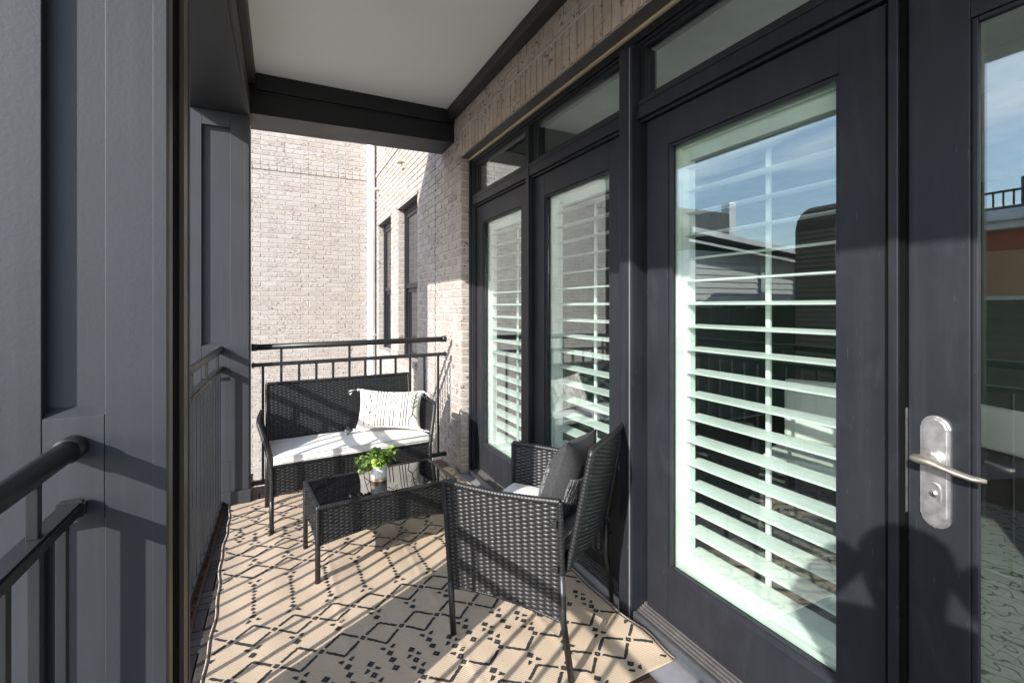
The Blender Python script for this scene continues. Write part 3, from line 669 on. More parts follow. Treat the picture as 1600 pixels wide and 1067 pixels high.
room_chair((2.62, 1.55), R(-70), 'pale upholstered chair with dark legs seen between the large shutter louvers')
room_chair((3.35, 1.25), R(-110), 'dark seated chair with pale back pad seen through the unshuttered door glass', 'clothes_dark', 0.74)

# ------------------------------------------------------------------ outdoor rug
PHI = R(2.0); RCX, RCY = 0.533, 2.284
def rug_w(a, b):
    x = RCX + a * math.cos(PHI) - (b - 2.256) * math.sin(PHI); y = RCY + a * math.sin(PHI) + (b - 2.256) * math.cos(PHI)
    return x, y
def rug_z(a, b):
    z = 0.008 + 0.0028 * (1 + math.sin(a * 21 + 1.3 * math.sin(b * 3.1))) * (0.6 + 0.4 * math.sin(b * 2.3 + 1))
    z += 0.004 * noise.noise((a * 4, b * 3.2, 1.7)) + 0.003 * noise.noise((a * 9, b * 7, 5.1))
    e = max(0.0, (a - 0.62) / 0.165); z += e * e * 0.008 * (1 + math.sin(b * 13 + 2 * math.sin(b * 5)))
    for c0 in (-0.30, 0.10, 0.46):
        t = abs(a - c0 - 0.02 * (b - 2.2)); z += 0.003 * math.exp(-(t / 0.012) ** 2)
    f = max(0.0, (-a - 0.70) / 0.085); z += 0.0012 * f * (1 + math.sin(b * 9))
    return max(z, 0.0035)
B0, B1, AH = 1.285, 3.705, 0.785
rug = thing('outdoor_rug', 'cream woven outdoor rug with black diamond trellis under the furniture', 'rug', (RCX, RCY, 0))
def rugp(a, b, dz=0.0): x, y = rug_w(a, b); return (x, y, rug_z(a, b) + dz)
NA, NB = 150, 220
def edge_w(b): return AH + 0.006 * math.sin(b * 7) + 0.003 * math.sin(b * 23)
V, Fc = [], []
for j in range(NB + 1):
    b = B0 + (B1 - B0) * j / NB
    for i in range(NA + 1): V.append(rugp(edge_w(b) * (2 * i / NA - 1), b))
for j in range(NB):
    for i in range(NA): q = j * (NA + 1) + i; Fc.append((q, q + 1, q + NA + 2, q + NA + 1))
o = mobj('woven_field', V, Fc, 'rug_cream', rug, smooth=True)
o.modifiers.new('thickness', 'SOLIDIFY').thickness = 0.0025; o.modifiers['thickness'].offset = -1
for sgn in (-1, 1):                                     # bound edges, cream with a black line
    for off, rad, mat, nm in ((0.0, 0.0035, 'rug_cream', 'binding'), (0.007, 0.0022, 'rug_black', 'edge_line')):
        tube(nm, [rugp(sgn * (edge_w(b) - off * sgn * sgn + 0.003), b, 0.0005) for b in [B0 + (B1 - B0) * t / 200 for t in range(201)]], rad, mat, rug, 6)
for b in (B0, B1): tube('binding', [rugp(AH * (2 * t / 60 - 1), b, 0.0) for t in range(61)], 0.0035, 'rug_cream', rug, 6)
pat = Acc(); PC = 0.157; rp = random.Random(3)
def clipok(a, b): return abs(a) < AH - 0.010 and B0 + 0.012 < b < B1 - 0.012
def stroke(a0, b0, a1, b1, w=0.0120):
    L = math.hypot(a1 - a0, b1 - b0); n = max(2, int(L / 0.009)); ux, uy = -(b1 - b0) / L, (a1 - a0) / L; prev = None
    for i in range(n + 1):
        t = i / n; ca, cb = a0 + (a1 - a0) * t, b0 + (b1 - b0) * t
        w0, w1 = w / 2 + rp.uniform(-0.0018, 0.0016), w / 2 + rp.uniform(-0.0018, 0.0016)
        cur = ((ca + ux * w0, cb + uy * w0), (ca - ux * w1, cb - uy * w1)) if clipok(ca, cb) else None
        if prev and cur: pat.quad(*[rugp(*p, 0.0012) for p in (prev[0], prev[1], cur[1], cur[0])])
        prev = cur
def blob(a, b, r, kind='d', s=1, hole=False):
    if not clipok(a, b): return
    if kind == 'd': P = [(r, 0), (r * 0.35, r * 0.62), (0, r), (-r * 0.4, r * 0.6), (-r, 0), (-r * 0.45, -r * 0.6), (0, -r), (r * 0.4, -r * 0.58)]
    else:
        P = [(-r * 1.0, -r * 0.1 * s), (-r * 0.2, r * 0.9 * s), (r * 1.0, -r * 0.6 * s), (r * 0.1, -r * 0.8 * s)]
        if kind == 'tl': P = [(-x, y) for x, y in P]
    J = [(a + x + rp.uniform(-0.0016, 0.0016), b + y + rp.uniform(-0.0016, 0.0016)) for x, y in P]
    if not hole: pat.quad(*[rugp(x, y, 0.0014) for x, y in J]); return
    n = len(J); I = [(a + (x - a) * 0.16, b + (y - b) * 0.16) for x, y in J]
    for i in range(n): pat.quad(*[rugp(*p, 0.0014) for p in (J[i], J[(i + 1) % n], I[(i + 1) % n], I[i])])
BC = 2.45
def tri_pair(a, b, s): blob(a - 0.019, b, 0.013, 'tl', s); blob(a + 0.019, b, 0.013, 'tr', s)
for s in (-1, 1):
    bb = lambda o: BC + s * o
    for k in range(-2, 12):
        a = (k - 4.05) * PC; h = a + PC / 2
        for o0, oc, o1 in ((0.196, 0.262, 0.330), (0.425, 0.490, 0.562), (0.945, 1.005, 1.075)):
            gx, gy = 0.016, 0.012
            for sa in (-1, 1):
                stroke(a, bb(o0), a + sa * (PC / 2 - gx), bb(oc - gy)); stroke(a, bb(o1), a + sa * (PC / 2 - gx), bb(oc + gy))
            blob(h, bb(oc), 0.0145, 'd', 1, True)
        tri_pair(a, bb(0.349), s); blob(a, bb(0.386), 0.0165)
        tri_pair(a, bb(0.588), s); blob(a, bb(0.622), 0.0165); blob(a, bb(0.662), 0.0165)
        blob(h, bb(0.645), 0.0165); tri_pair(h, bb(0.675), -s); blob(h, bb(0.704), 0.0155, 'd', 1, True)
        blob(a, bb(0.708), 0.016, 'd', 1, True); tri_pair(h, bb(0.738), s); blob(h, bb(0.765), 0.0165, 'd', 1, True)
        tri_pair(a, bb(0.16), -s)
        for sa in (-1, 1): stroke(a + sa * (PC / 2 - 0.016), bb(0.808), a, bb(0.862))
        blob(h, bb(0.797), 0.0145, 'd', 1, True)
        blob(a, bb(0.892), 0.0165); tri_pair(a, bb(0.921), -s)
        blob(a, bb(1.105), 0.0165); tri_pair(a, bb(1.135), s)
        for q in range(5):
            blob(a + rp.uniform(-0.002, 0.002), bb(0.014 + q * 0.028), (0.0125, 0.010, 0.0125, 0.010, 0.0155)[q])
stuff(pat.build('diamond_pattern', 'rug_black', rug))

# ------------------------------------------------------------------ wicker
def weave(P, L, rows_n, stake=0.026, w=0.0086, amp=0.0030, flip=1, sps=4, stakes=True):
    """P(s,t)->(point, normal). rows of strands passing in front of and behind the stakes"""
    A = Acc(); n = max(4, int(round(L / stake)) * sps)
    for j in range(rows_n):
        t = (j + 0.5) / rows_n; o = len(A.v)
        for i in range(n + 1):
            s = i / n; p, nn = P(s, t); p2, _ = P(s, min(t + 0.02, 1.0)); p1, _ = P(s, max(t - 0.02, 0.0)); upv = (p2 - p1).normalized()
            off = amp * math.sin(math.pi * (s * L / stake + j)) * flip
            jz = random.uniform(-0.0004, 0.0004)
            for cu, cd in ((-0.5, -0.0024), (-0.2, 0.0004), (0.2, 0.0004), (0.5, -0.0024)):
                A.v.append(tuple(p + nn * (off + (cd if off > -1e9 else 0)) + upv * (cu * w + jz)))
        for i in range(n):
            for c in range(3): q = o + i * 4 + c; A.f.append((q, q + 1, q + 5, q + 4))
    if stakes:
        m = int(round(L / stake))
        for i in range(m + 1):
            o = len(A.v); s = min(max((i + 0.0) / m, 0.004), 0.996)
            for j in range(13):
                p, nn = P(s, j / 12); q0, _ = P(max(s - 0.01, 0), j / 12); q1, _ = P(min(s + 0.01, 1), j / 12); sd_ = (q1 - q0).normalized()
                A.v.append(tuple(p - sd_ * 0.004)); A.v.append(tuple(p + sd_ * 0.004))
            for j in range(12): q = o + j * 2; A.f.append((q, q + 1, q + 3, q + 2))
    return A
def panel(c00, c10, c01, c11, arch=0.0, bulge=0.0):
    c00, c10, c01, c11 = map(Vector, (c00, c10, c01, c11)); n0 = (c10 - c00).cross(c01 - c00).normalized()
    def P(s, t):
        lo = c00.lerp(c10, s) + (c01 - c00).normalized() * (arch * math.sin(math.pi * s)); hi = c01.lerp(c11, s)
        return lo.lerp(hi, t) + n0 * (bulge * math.sin(math.pi * s)), n0
    return P
def wrapped(name, pts, r, root, ridge=0.0016, step=0.0045, seg=8):
    pts = [Vector(p) for p in pts]; out = []
    for a, b in zip(pts[:-1], pts[1:]):
        n = max(1, int((b - a).length / step)); out += [a.lerp(b, i / n) for i in range(n)]
    out.append(pts[-1]); return tube(name, out, [r + ridge * (i % 3 - 1) * 0.7 for i in range(len(out))], 'wicker', root, seg, world=False)
def wobj(A, name, root): return stuff(A.build(name, 'wicker', root, world=False, smooth=True))
def puff(w, h, th, n=26, pinch=0.10, seed=1):
    """pillow mesh centred at origin, lying in the XZ plane, thickness along Y"""
    V, Fc = [], []; rr = random.Random(seed)
    def shp(u, v):
        x, z = u * w / 2, v * h / 2
        x *= 1 - pinch * (1 - v * v) * 0.55 * abs(u) ** 3; z *= 1 - pinch * (1 - u * u) * 0.9 * abs(v) ** 3
        x *= 1 + 0.03 * (u * u * v * v); z *= 1 + 0.05 * (u * u * v * v)
        d = th / 2 * (max(0.0, (1 - abs(u) ** 2.4)) ** 0.55) * (max(0.0, (1 - abs(v) ** 2.4)) ** 0.55)
        d *= 1 + 0.10 * noise.noise((u * 2.2 + seed, v * 2.2, 0.3)); return x, d, z
    for side in (-1, 1):
        o = len(V)
        for j in range(n + 1):
            for i in range(n + 1): x, d, z = shp(2 * i / n - 1, 2 * j / n - 1); V.append((x, side * d, z))
        for j in range(n):
            for i in range(n):
                q = o + j * (n + 1) + i; f = (q, q + 1, q + n + 2, q + n + 1); Fc.append(f if side < 0 else f[::-1])
    return V, Fc, shp
def cushion(name, x0, x1, y0, y1, z0, z1, root):
    bm = bmesh.new(); add_box(bm, x0, x1, y0, y1, z0, z1)
    bmesh.ops.subdivide_edges(bm, edges=bm.edges[:], cuts=14, use_grid_fill=True)
    cx, cy = (x0 + x1) / 2, (y0 + y1) / 2
    for v in bm.verts:
        u, w_ = (v.co.x - cx) / (x1 - x0) * 2, (v.co.y - cy) / (y1 - y0) * 2
        if v.co.z > (z0 + z1) / 2: v.co.z += 0.010 * (1 - abs(u) ** 3) * (1 - abs(w_) ** 3) - 0.006 * max(abs(u), abs(w_)) ** 8 + 0.004 * noise.noise((u * 3, w_ * 2, 1.0))
        v.co.x += 0.004 * noise.noise((w_ * 3, v.co.z * 9, 2)); v.co.y += 0.004 * noise.noise((u * 5, v.co.z * 9, 3))
    o = bmobj(name, bm, 'cushion_white', root, False, True)
    b = o.modifiers.new('round', 'BEVEL'); b.width = 0.010; b.segments = 3; b.limit_method = 'ANGLE'; b.angle_limit = R(50)
    for z in (z0 + 0.012, z1 - 0.007):
        tube('piping', [(x0 - 0.001, y0 - 0.001, z), (x1 + 0.001, y0 - 0.001, z)], 0.0032, 'cushion_white', o, 6, world=False)
    return o

# --- armchair (local +y is its front)
ch = thing('wicker_armchair', 'black wicker armchair at the right with white seat cushion, its back to the doors', 'armchair', (0.992, 1.795, 0.006), R(36))
W2, D2, AT, SPL = 0.2575, 0.2425, 0.645, 0.045
for sx in (-1, 1):
    f0, b0 = Vector((sx * W2, D2, 0.0)), Vector((sx * W2, -D2, 0.0))
    fT, bT = Vector((sx * (W2 + SPL), D2 + 0.02, AT - 0.004)), Vector((sx * (W2 + SPL * 0.5), -D2 + 0.01, AT))
    at = lambda lo, hi, z: lo.lerp(hi, z / AT)
    zb = 0.205
    # outside woven side panel
    lo0, lo1, hi0, hi1 = at(f0, fT, zb), at(b0, bT, zb), fT, bT
    P = panel(lo0, lo1, hi0, hi1, 0.03, 0.012) if sx < 0 else panel(lo1, lo0, hi1, hi0, 0.03, 0.012)
    A = weave(P, 0.49, 54, stake=0.028, w=0.0150, amp=0.0042)
    wobj(A, 'side_panel', ch)
    mid = hi0.lerp(hi1, 0.5) + Vector((sx * 0.012, 0, -0.006))
    wrapped('arm_binding', [hi0 + Vector((0, 0, 0.0)), hi0.lerp(mid, 0.5) + Vector((sx * 0.004, 0, 0)), mid, mid.lerp(hi1, 0.5) + Vector((sx * 0.004, 0, 0)), hi1], 0.012, ch)
    wrapped('front_binding', [at(f0, fT, zb), hi0], 0.011, ch); wrapped('rear_binding', [at(b0, bT, zb), hi1], 0.011, ch)
    wrapped('lower_binding', [P(i / 12, 0.0)[0] for i in range(13)], 0.006, ch)
    tube('leg', [f0 + Vector((0, 0.004, 0)), at(f0, fT, 0.23)], 0.0125, 'wicker', ch, 8, world=False); tube('leg', [b0 + Vector((sx * 0.006, -0.028, 0)), at(b0, bT, 0.21), at(b0, bT, 0.38)], 0.0125, 'wicker', ch, 8, world=False)
    for zz_ in (0.40, 0.565):
        q = at(b0, bT, zz_) + Vector((sx * 0.012, 0.02, 0)); box('clip', q.x - 0.006, q.x + 0.006, q.y - 0.010, q.y + 0.010, q.z - 0.011, q.z + 0.011, 'handle_metal' if False else 'rail_metal', ch, 0.002, world=False)
# back
bl0, br0 = Vector((-0.238, -D2 - 0.005, 0.385)), Vector((0.238, -D2 - 0.005, 0.385)); bl1, br1 = Vector((-0.215, -D2 - 0.085, 0.822)), Vector((0.215, -D2 - 0.085, 0.822))
P = panel(bl0, br0, bl1, br1, 0.0, 0.012)
wobj(weave(P, 0.455, 54, stake=0.028, w=0.0130, amp=0.0036), 'back_panel', ch)
wrapped('back_binding', [bl0, bl1 + Vector((0, 0, -0.01)), bl1 + Vector((0.012, 0, 0.0)), (0, -D2 - 0.093, 0.825), br1 + Vector((-0.012, 0, 0)), br1 + Vector((0, 0, -0.01)), br0], 0.013, ch)
P = panel((-W2, D2 - 0.012, 0.21), (W2, D2 - 0.012, 0.21), (-W2 - 0.02, D2 - 0.004, 0.40), (W2 + 0.02, D2 - 0.004, 0.40), 0.03, 0)
wobj(weave(P, 0.53, 28, flip=1), 'front_apron', ch)
box('seat_deck', -W2 + 0.005, W2 - 0.005, -D2 - 0.003, D2 - 0.016, 0.375, 0.402, 'wicker', ch, 0.004, world=False)
cushion('seat_cushion', -0.245, 0.245, -0.205, 0.230, 0.4025, 0.466, ch)
# charcoal pillow standing on the chair
pl = thing('charcoal_pillow', 'charcoal pillow with shaggy lower half leaning on the armchair back', 'pillow', (1.072, 1.686, 0.470), R(36))
V, Fc, shp = puff(0.38, 0.36, 0.16, 26, 0.10, 4)
Mp = Matrix.Translation((0.0, -0.025, 0.168)) @ Matrix.Rotation(R(17), 4, 'X') @ Matrix.Rotation(R(6), 4, 'Y')
mobj('cover', [tuple(Mp @ Vector(v)) for v in V], Fc, 'pillow_charcoal', pl, False, True)
A = Acc()
for q in range(30):
    u = -0.84 + q * 0.058
    for side in (1, -1):
        pts = []
        for t in range(9):
            vv = -0.88 + t * 0.145; x, d_, z = shp(u + random.uniform(-0.012, 0.012), vv); pts.append(Mp @ Vector((x, side * (d_ + 0.002), z)))
        A.add(tube_vf(pts, [0.006 + random.uniform(-0.0015, 0.0015) for _ in pts], 5))
stuff(A.build('yarn_fringe', 'yarn_grey', pl, False, True))

# --- loveseat (local -y is its front)
lv = thing('wicker_loveseat', 'black wicker loveseat with long white seat cushion in front of the end railing', 'loveseat', (0.428, 3.365, 0.006), R(4.5))
W2, D2, AT, SPL = 0.492, 0.21, 0.655, 0.062
for sx in (-1, 1):
    f0, b0 = Vector((sx * W2, -D2, 0.0)), Vector((sx * W2, D2, 0.0))
    zb = 0.215
    # front edge of the arm: leg, then sweeping out and back
    fr_pts = [f0 + Vector((0, 0, z)) + Vector((sx * SPL * (max(0, z - 0.38) / 0.26) ** 1.3, 0.075 * (max(0, z - 0.40) / 0.25) ** 1.6, 0)) for z in (0.2, 0.3, 0.38, 0.46, 0.54, 0.60, 0.64)]
    top = [Vector((sx * (W2 + SPL), -D2 + 0.10, AT)), Vector((sx * (W2 + SPL * 0.9), -0.02, AT + 0.004)), Vector((sx * (W2 + SPL * 0.5), D2 - 0.02, AT))]
    def P(s, t, sx=sx, fp=fr_pts):
        k_ = t * (len(fp) - 1); i = min(int(k_), len(fp) - 2); f = fp[i].lerp(fp[i + 1], k_ - i)
        bk = Vector((sx * (W2 + SPL * 0.5 * max(0, t - 0.4) / 0.6), D2, f.z + (0.014 if t > 0.9 else 0)))
        p = f.lerp(bk, s) + Vector((0, 0, 0.03 * math.sin(math.pi * s) * (1 - t))); return p, Vector((sx, 0, 0))
    wobj(weave(P, 0.42, 46, w=0.0125, stake=0.026), 'arm_panel', lv)
    wrapped('arm_binding', fr_pts + top, 0.014, lv)
    tube('leg', [f0, f0 + Vector((0, 0, 0.24))], 0.013, 'wicker', lv, 8, world=False); tube('leg', [b0 + Vector((0, 0.02, 0)), b0 + Vector((0, 0, 0.42))], 0.013, 'wicker', lv, 8, world=False)
bl0, br0 = Vector((-0.492, D2 - 0.02, 0.395)), Vector((0.492, D2 - 0.02, 0.395)); bl1, br1 = Vector((-0.492, D2 + 0.055, 0.822)), Vector((0.492, D2 + 0.055, 0.822))
P = panel(bl0, br0, bl1, br1, 0.0, 0.0)
wobj(weave(P, 0.985, 46, w=0.0118), 'back_panel', lv)
wrapped('back_binding', [bl0, bl1, br1, br0], 0.010, lv)
P = panel((-W2, -D2, 0.225), (W2, -D2, 0.225), (-W2, -D2, 0.405), (W2, -D2, 0.405), 0.035, 0)
wobj(weave(P, 0.985, 18, w=0.0116), 'front_apron', lv)
wrapped('apron_binding', [P(i / 20, 0)[0] for i in range(21)], 0.007, lv); wrapped('seat_binding', [(-W2, -D2, 0.402), (W2, -D2, 0.402)], 0.010, lv)
box('seat_deck', -W2 + 0.004, W2 - 0.004, -D2 + 0.012, D2 - 0.03, 0.385, 0.409, 'wicker', lv, 0.004, world=False)
cushion('seat_cushion', -0.483, 0.483, -D2 - 0.008, D2 - 0.028, 0.4095, 0.462, lv)

# cream lumbar pillow with line pattern and tassels
pw = thing('lumbar_pillow', 'cream lumbar pillow with thin black line pattern and corner tassels on the loveseat', 'pillow', (0.682, 3.365, 0.468), R(-11))
PWd, PH = 0.43, 0.275
V, Fc, shp = puff(PWd, PH, 0.135, 30, 0.09, 9)
Mp = Matrix.Translation((0.015, 0.03, 0.150)) @ Matrix.Rotation(R(-24), 4, 'X') @ Matrix.Rotation(R(4.5), 4, 'Y')
cv = mobj('cover', [tuple(Mp @ Vector(v)) for v in V], Fc, 'pillow_cream', pw, False, True)
A = Acc()
def pline(*pts):
    out = []
    for (u0, v0), (u1, v1) in zip(pts[:-1], pts[1:]):
        n = max(2, int(max(abs(u1 - u0), abs(v1 - v0)) / 0.06))
        for i in range(n): t = i / n; out.append((u0 + (u1 - u0) * t, v0 + (v1 - v0) * t))
    out.append(pts[-1]); P3 = []
    for u, v in out: x, d_, z = shp(u, v); P3.append(Mp @ Vector((x, -d_ - 0.0012, z)))
    A.add(tube_vf(P3, 0.0020, 5))
for u in (-0.36, -0.27, -0.17, 0.34, 0.43, 0.52): pline((u - 0.02, -0.9), (u, 0), (u + 0.03, 0.92))
pline((-0.42, 0.92), (-0.44, 0), (-0.46, -0.9)); pline((-0.80, -0.85), (-0.80, -0.2), (-0.74, 0.35), (-0.60, 0.9)); pline((-0.63, -0.88), (-0.64, -0.25), (-0.62, 0.3), (-0.66, 0.75))
pline((-0.64, -0.25), (-0.80, 0.10)); pline((-0.64, -0.25), (-0.46, 0.12)); pline((-0.64, -0.25), (-0.82, -0.50)); pline((-0.64, -0.25), (-0.45, -0.42)); pline((-0.62, 0.3), (-0.45, 0.62)); pline((-0.62, 0.3), (-0.72, 0.75)); pline((-0.45, 0.62), (-0.60, 0.88))
for v in (0.16, 0.40, 0.62): pline((-0.10, v), (0.08, v + 0.26), (0.22, v - 0.02))
pline((0.0, -0.9), (0.0, -0.12)); pline((0.10, -0.9), (0.11, -0.10))
pline((0.72, -0.3), (0.76, 0.3), (0.83, 0.9))
for v in (0.0, 0.22, 0.44, 0.64): pline((0.64, v + 0.20), (0.745, v), (0.86, v + 0.22))
pline((0.58, -0.62), (0.74, -0.28), (0.88, -0.5)); pline((0.62, -0.9), (0.60, -0.62))
A.build('stitched_lines', 'thread_black', pw, False, True)
for su in (-1, 1):
    for sv in (-1, 1):
        x, d_, z = shp(su * 0.985, sv * 0.985); c = Mp @ Vector((x, 0, z)); dirv = Vector((su * 0.85, -0.25, -0.45 if sv < 0 else -0.25)).normalized()
        if su > 0 and sv > 0: dirv = Vector((0.8, -0.1, -0.6)).normalized()
        if sv < 0: dirv.z = 0.0 if su < 0 else -0.04
        knot = tube('tassel', [c, c + dirv * 0.014, c + dirv * 0.024], [0.004, 0.0085, 0.0075], 'thread_white', pw, 8, world=False)
        for mat, n_, sd0 in (('thread_black', 20, 1), ('thread_white', 9, 2)):
            T_ = Acc(); rr = random.Random(sd0 + su * 3 + sv)
            for q in range(n_):
                dv = (dirv + Vector((rr.uniform(-.45, .45), rr.uniform(-.45, .45), rr.uniform(-.4, .4)))).normalized(); p0 = c + dirv * 0.022
                p1 = p0 + dirv * 0.012 + dv * 0.024; p2 = p1 + dv * 0.022 + Vector((0, 0, -0.006)); 
                if sv < 0: p1.z = max(p1.z, 0.003); p2.z = max(p2.z, 0.002)
                T_.add(tube_vf([p0, p1, p2], [0.0034, 0.0042, 0.0032], 4))
            T_.build('strands', mat, knot, False, True)

# --- coffee table
ct = thing('coffee_table', 'low black wicker coffee table with dark glass top on the rug', 'table', (0.505, 2.70, 0.006), R(5.4))
W2, D2, TH_ = 0.362, 0.198, 0.372
for sx in (-1, 1):
    for sy in (-1, 1): tube('leg', [(sx * W2, sy * D2, 0), (sx * W2, sy * D2, TH_ - 0.01)], 0.0125, 'wicker', ct, 8, world=False)
for (c0, c1, nm, n_) in (((-W2, -D2), (W2, -D2), 'front_apron', 0.725), ((W2, D2), (-W2, D2), 'back_apron', 0.725), ((-W2, D2), (-W2, -D2), 'end_apron', 0.396), ((W2, -D2), (W2, D2), 'end_apron', 0.396)):
    P = panel((c0[0], c0[1], 0.185), (c1[0], c1[1], 0.185), (c0[0], c0[1], TH_ - 0.012), (c1[0], c1[1], TH_ - 0.012), 0.035, 0.003)
    wobj(weave(P, n_, 18, w=0.0118), nm, ct)
    wrapped('apron_binding', [P(i / 16, 0)[0] for i in range(17)], 0.006, ct)
R4 = [(-W2, -D2), (W2, -D2), (W2, D2), (-W2, D2), (-W2, -D2)]
wrapped('top_binding', [(x, y, TH_ - 0.006) for x, y in R4], 0.012, ct)
for sx in (-1, 1): wrapped('corner_binding', [(sx * W2, -D2, 0.19), (sx * W2, -D2, TH_)], 0.0135, ct); wrapped('corner_binding', [(sx * W2, D2, 0.19), (sx * W2, D2, TH_)], 0.0135, ct)
box('glass_top', -W2 + 0.014, W2 - 0.014, -D2 + 0.014, D2 - 0.014, TH_ - 0.006, TH_ + 0.001, 'table_glass', ct, 0.001, world=False)

# --- potted plant
PXC, PYC, PZ = 0.498, 2.705, 0.3795
pp = thing('potted_plant', 'small leafy green plant in a white pot with tan foot on the coffee table', 'plant', (PXC, PYC, PZ))
def lathe(name, prof, mat, par, seg=28):
    V, Fc = [], []
    for r_, z in prof:
        for k_ in range(seg): a = 2 * math.pi * k_ / seg; V.append((r_ * math.cos(a), r_ * math.sin(a), z))
    for i in range(len(prof) - 1):
        for k_ in range(seg): Fc.append((i * seg + k_, i * seg + (k_ + 1) % seg, (i + 1) * seg + (k_ + 1) % seg, (i + 1) * seg + k_))
    Fc.append(tuple(range(seg - 1, -1, -1))); return mobj(name, V, Fc, mat, par, False, True)
pot = lathe('pot', [(0.0415, 0.018), (0.0435, 0.022), (0.0440, 0.055), (0.0440, 0.094), (0.0425, 0.097), (0.0395, 0.095), (0.0390, 0.080)], 'pot_ceramic', pp)
lathe('pot_foot', [(0.040, 0.0), (0.0425, 0.002), (0.0432, 0.0175), (0.0428, 0.0205)], 'pot_clay', pp); lathe('soil', [(0.0385, 0.080), (0.0385, 0.084), (0.0, 0.086)], 'soil', pp)
def leaf_mesh(seed):
    rr = random.Random(seed); V, Fc = [], []; L, Wd = 0.030, 0.013
    n = 6
    for i in range(n + 1):
        t = i / n; w = Wd * math.sin(math.pi * min(1, t * 0.96 + 0.03)) ** 0.65 * (1.0 if i < n else 0.05) * rr.uniform(0.85, 1.12); z = -0.012 * t * t + rr.uniform(-0.0008, 0.0008)
        V += [(-w, L * t, z + 0.004 * (w / Wd)), (0, L * t, z), (w, L * t, z + 0.004 * (w / Wd))]
    for i in range(n):
        for c in range(2): q = i * 3 + c; Fc.append((q, q + 1, q + 4, q + 3))
    me = bpy.data.meshes.new('leaf'); me.from_pydata(V, [], Fc); me.materials.append(MATS['leaf']); me.polygons.foreach_set('use_smooth', [True] * len(me.polygons)); return me
LM = [leaf_mesh(s) for s in range(5)]; rl = random.Random(11); ST = Acc()
for q in range(46):
    az = rl.uniform(0, 2 * math.pi); ph = rl.uniform(0.05, 1.2); ln = rl.uniform(0.05, 0.10)
    if q < 4: az = math.pi + rl.uniform(-0.5, 0.5) + 0.3; ph = 1.35; ln = 0.075
    p0 = Vector((0.02 * math.cos(az), 0.02 * math.sin(az), 0.084)); dr = Vector((math.sin(ph) * math.cos(az), math.sin(ph) * math.sin(az), math.cos(ph)))
    pts = [p0]; 
    for s in range(4):
        dr = (dr + Vector((0, 0, (-0.16 if q >= 4 else -0.34) * s * 0.5)) + Vector((rl.uniform(-.15, .15), rl.uniform(-.15, .15), 0.04))).normalized(); pts.append(pts[-1] + dr * ln / 4)
    ST.add(tube_vf(pts, [0.0016, 0.0015, 0.0013, 0.001, 0.0008], 5))
    for s in range(1, 5):
        for m in range(2 if s < 4 else 3):
            o = bpy.data.objects.new('leaf', rl.choice(LM)); COL.objects.link(o); o.parent = pp; o.location = pts[s] + Vector((rl.uniform(-.006, .006),) * 3)
            a2 = az - math.pi / 2 + rl.uniform(-1.5, 1.5); o.rotation_euler = (rl.uniform(-0.5, 0.85), rl.uniform(-0.7, 0.7), a2); sc = rl.uniform(0.6, 1.15); o.scale = (sc, sc, sc)
ST.build('stems', 'stem_green', pp, False, True)

# ------------------------------------------------------------------ neighbours across the way (seen mirrored in the door glass)
hs = thing('neighbour_house', 'pale lap sided house across the way mirrored in the large door glass', 'house', (-8.3, 10.5, -3.4))
hx0, hx1, hy0, hy1, HT = -10.4, -6.2, 8.5, 13.5, 2.75
box('wall_core', hx0, hx1, hy0, hy1, -3.4, HT, 'lap_siding', hs, 0)
z = -3.3
while z < HT - 0.15:
    mobj('siding_board', [(hx1, hy0 - 0.02, z), (hx1, hy1, z), (hx1 + 0.03, hy1, z), (hx1 + 0.03, hy0 - 0.02, z), (hx1 + 0.004, hy0 - 0.02, z + 0.158), (hx1 + 0.004, hy1, z + 0.158)], [(0, 1, 2, 3), (3, 2, 5, 4)], 'lap_siding', hs)
    mobj('siding_board', [(hx0, hy0, z), (hx1 + 0.02, hy0, z), (hx1 + 0.02, hy0 - 0.03, z), (hx0, hy0 - 0.03, z), (hx0, hy0 - 0.004, z + 0.158), (hx1 + 0.02, hy0 - 0.004, z + 0.158)], [(0, 1, 2, 3), (3, 2, 5, 4)], 'lap_siding', hs); z += 0.16
for a, b in ((hx1 - 0.13, hx1 + 0.06), (hx0 - 0.02, hx0 + 0.14), (-8.9, -8.76)): box('corner_board', a, b, hy0 - 0.07, hy0 - 0.031, -3.4, HT - 0.12, 'white_pipe', hs)
box('corner_board', hx1 + 0.031, hx1 + 0.06, hy0 - 0.029, hy0 + 0.13, -3.4, HT - 0.12, 'white_pipe', hs)
ya, xb = hy0 - 0.45, hx1 + 0.4
mobj('roof', [(hx0 - 0.4, ya, HT + 0.02), (xb, ya, HT + 0.45), (xb, hy1, HT + 0.9), (hx0 - 0.4, hy1, HT + 0.9), (hx0 - 0.4, ya, HT - 0.08), (xb, ya, HT + 0.35), (xb, hy1, HT - 0.05), (hx0 - 0.4, hy1, HT - 0.05)], [(0, 1, 2, 3), (7, 6, 5, 4), (0, 4, 5, 1), (1, 5, 6, 2), (2, 6, 7, 3), (3, 7, 4, 0)], 'roof_grey', hs)
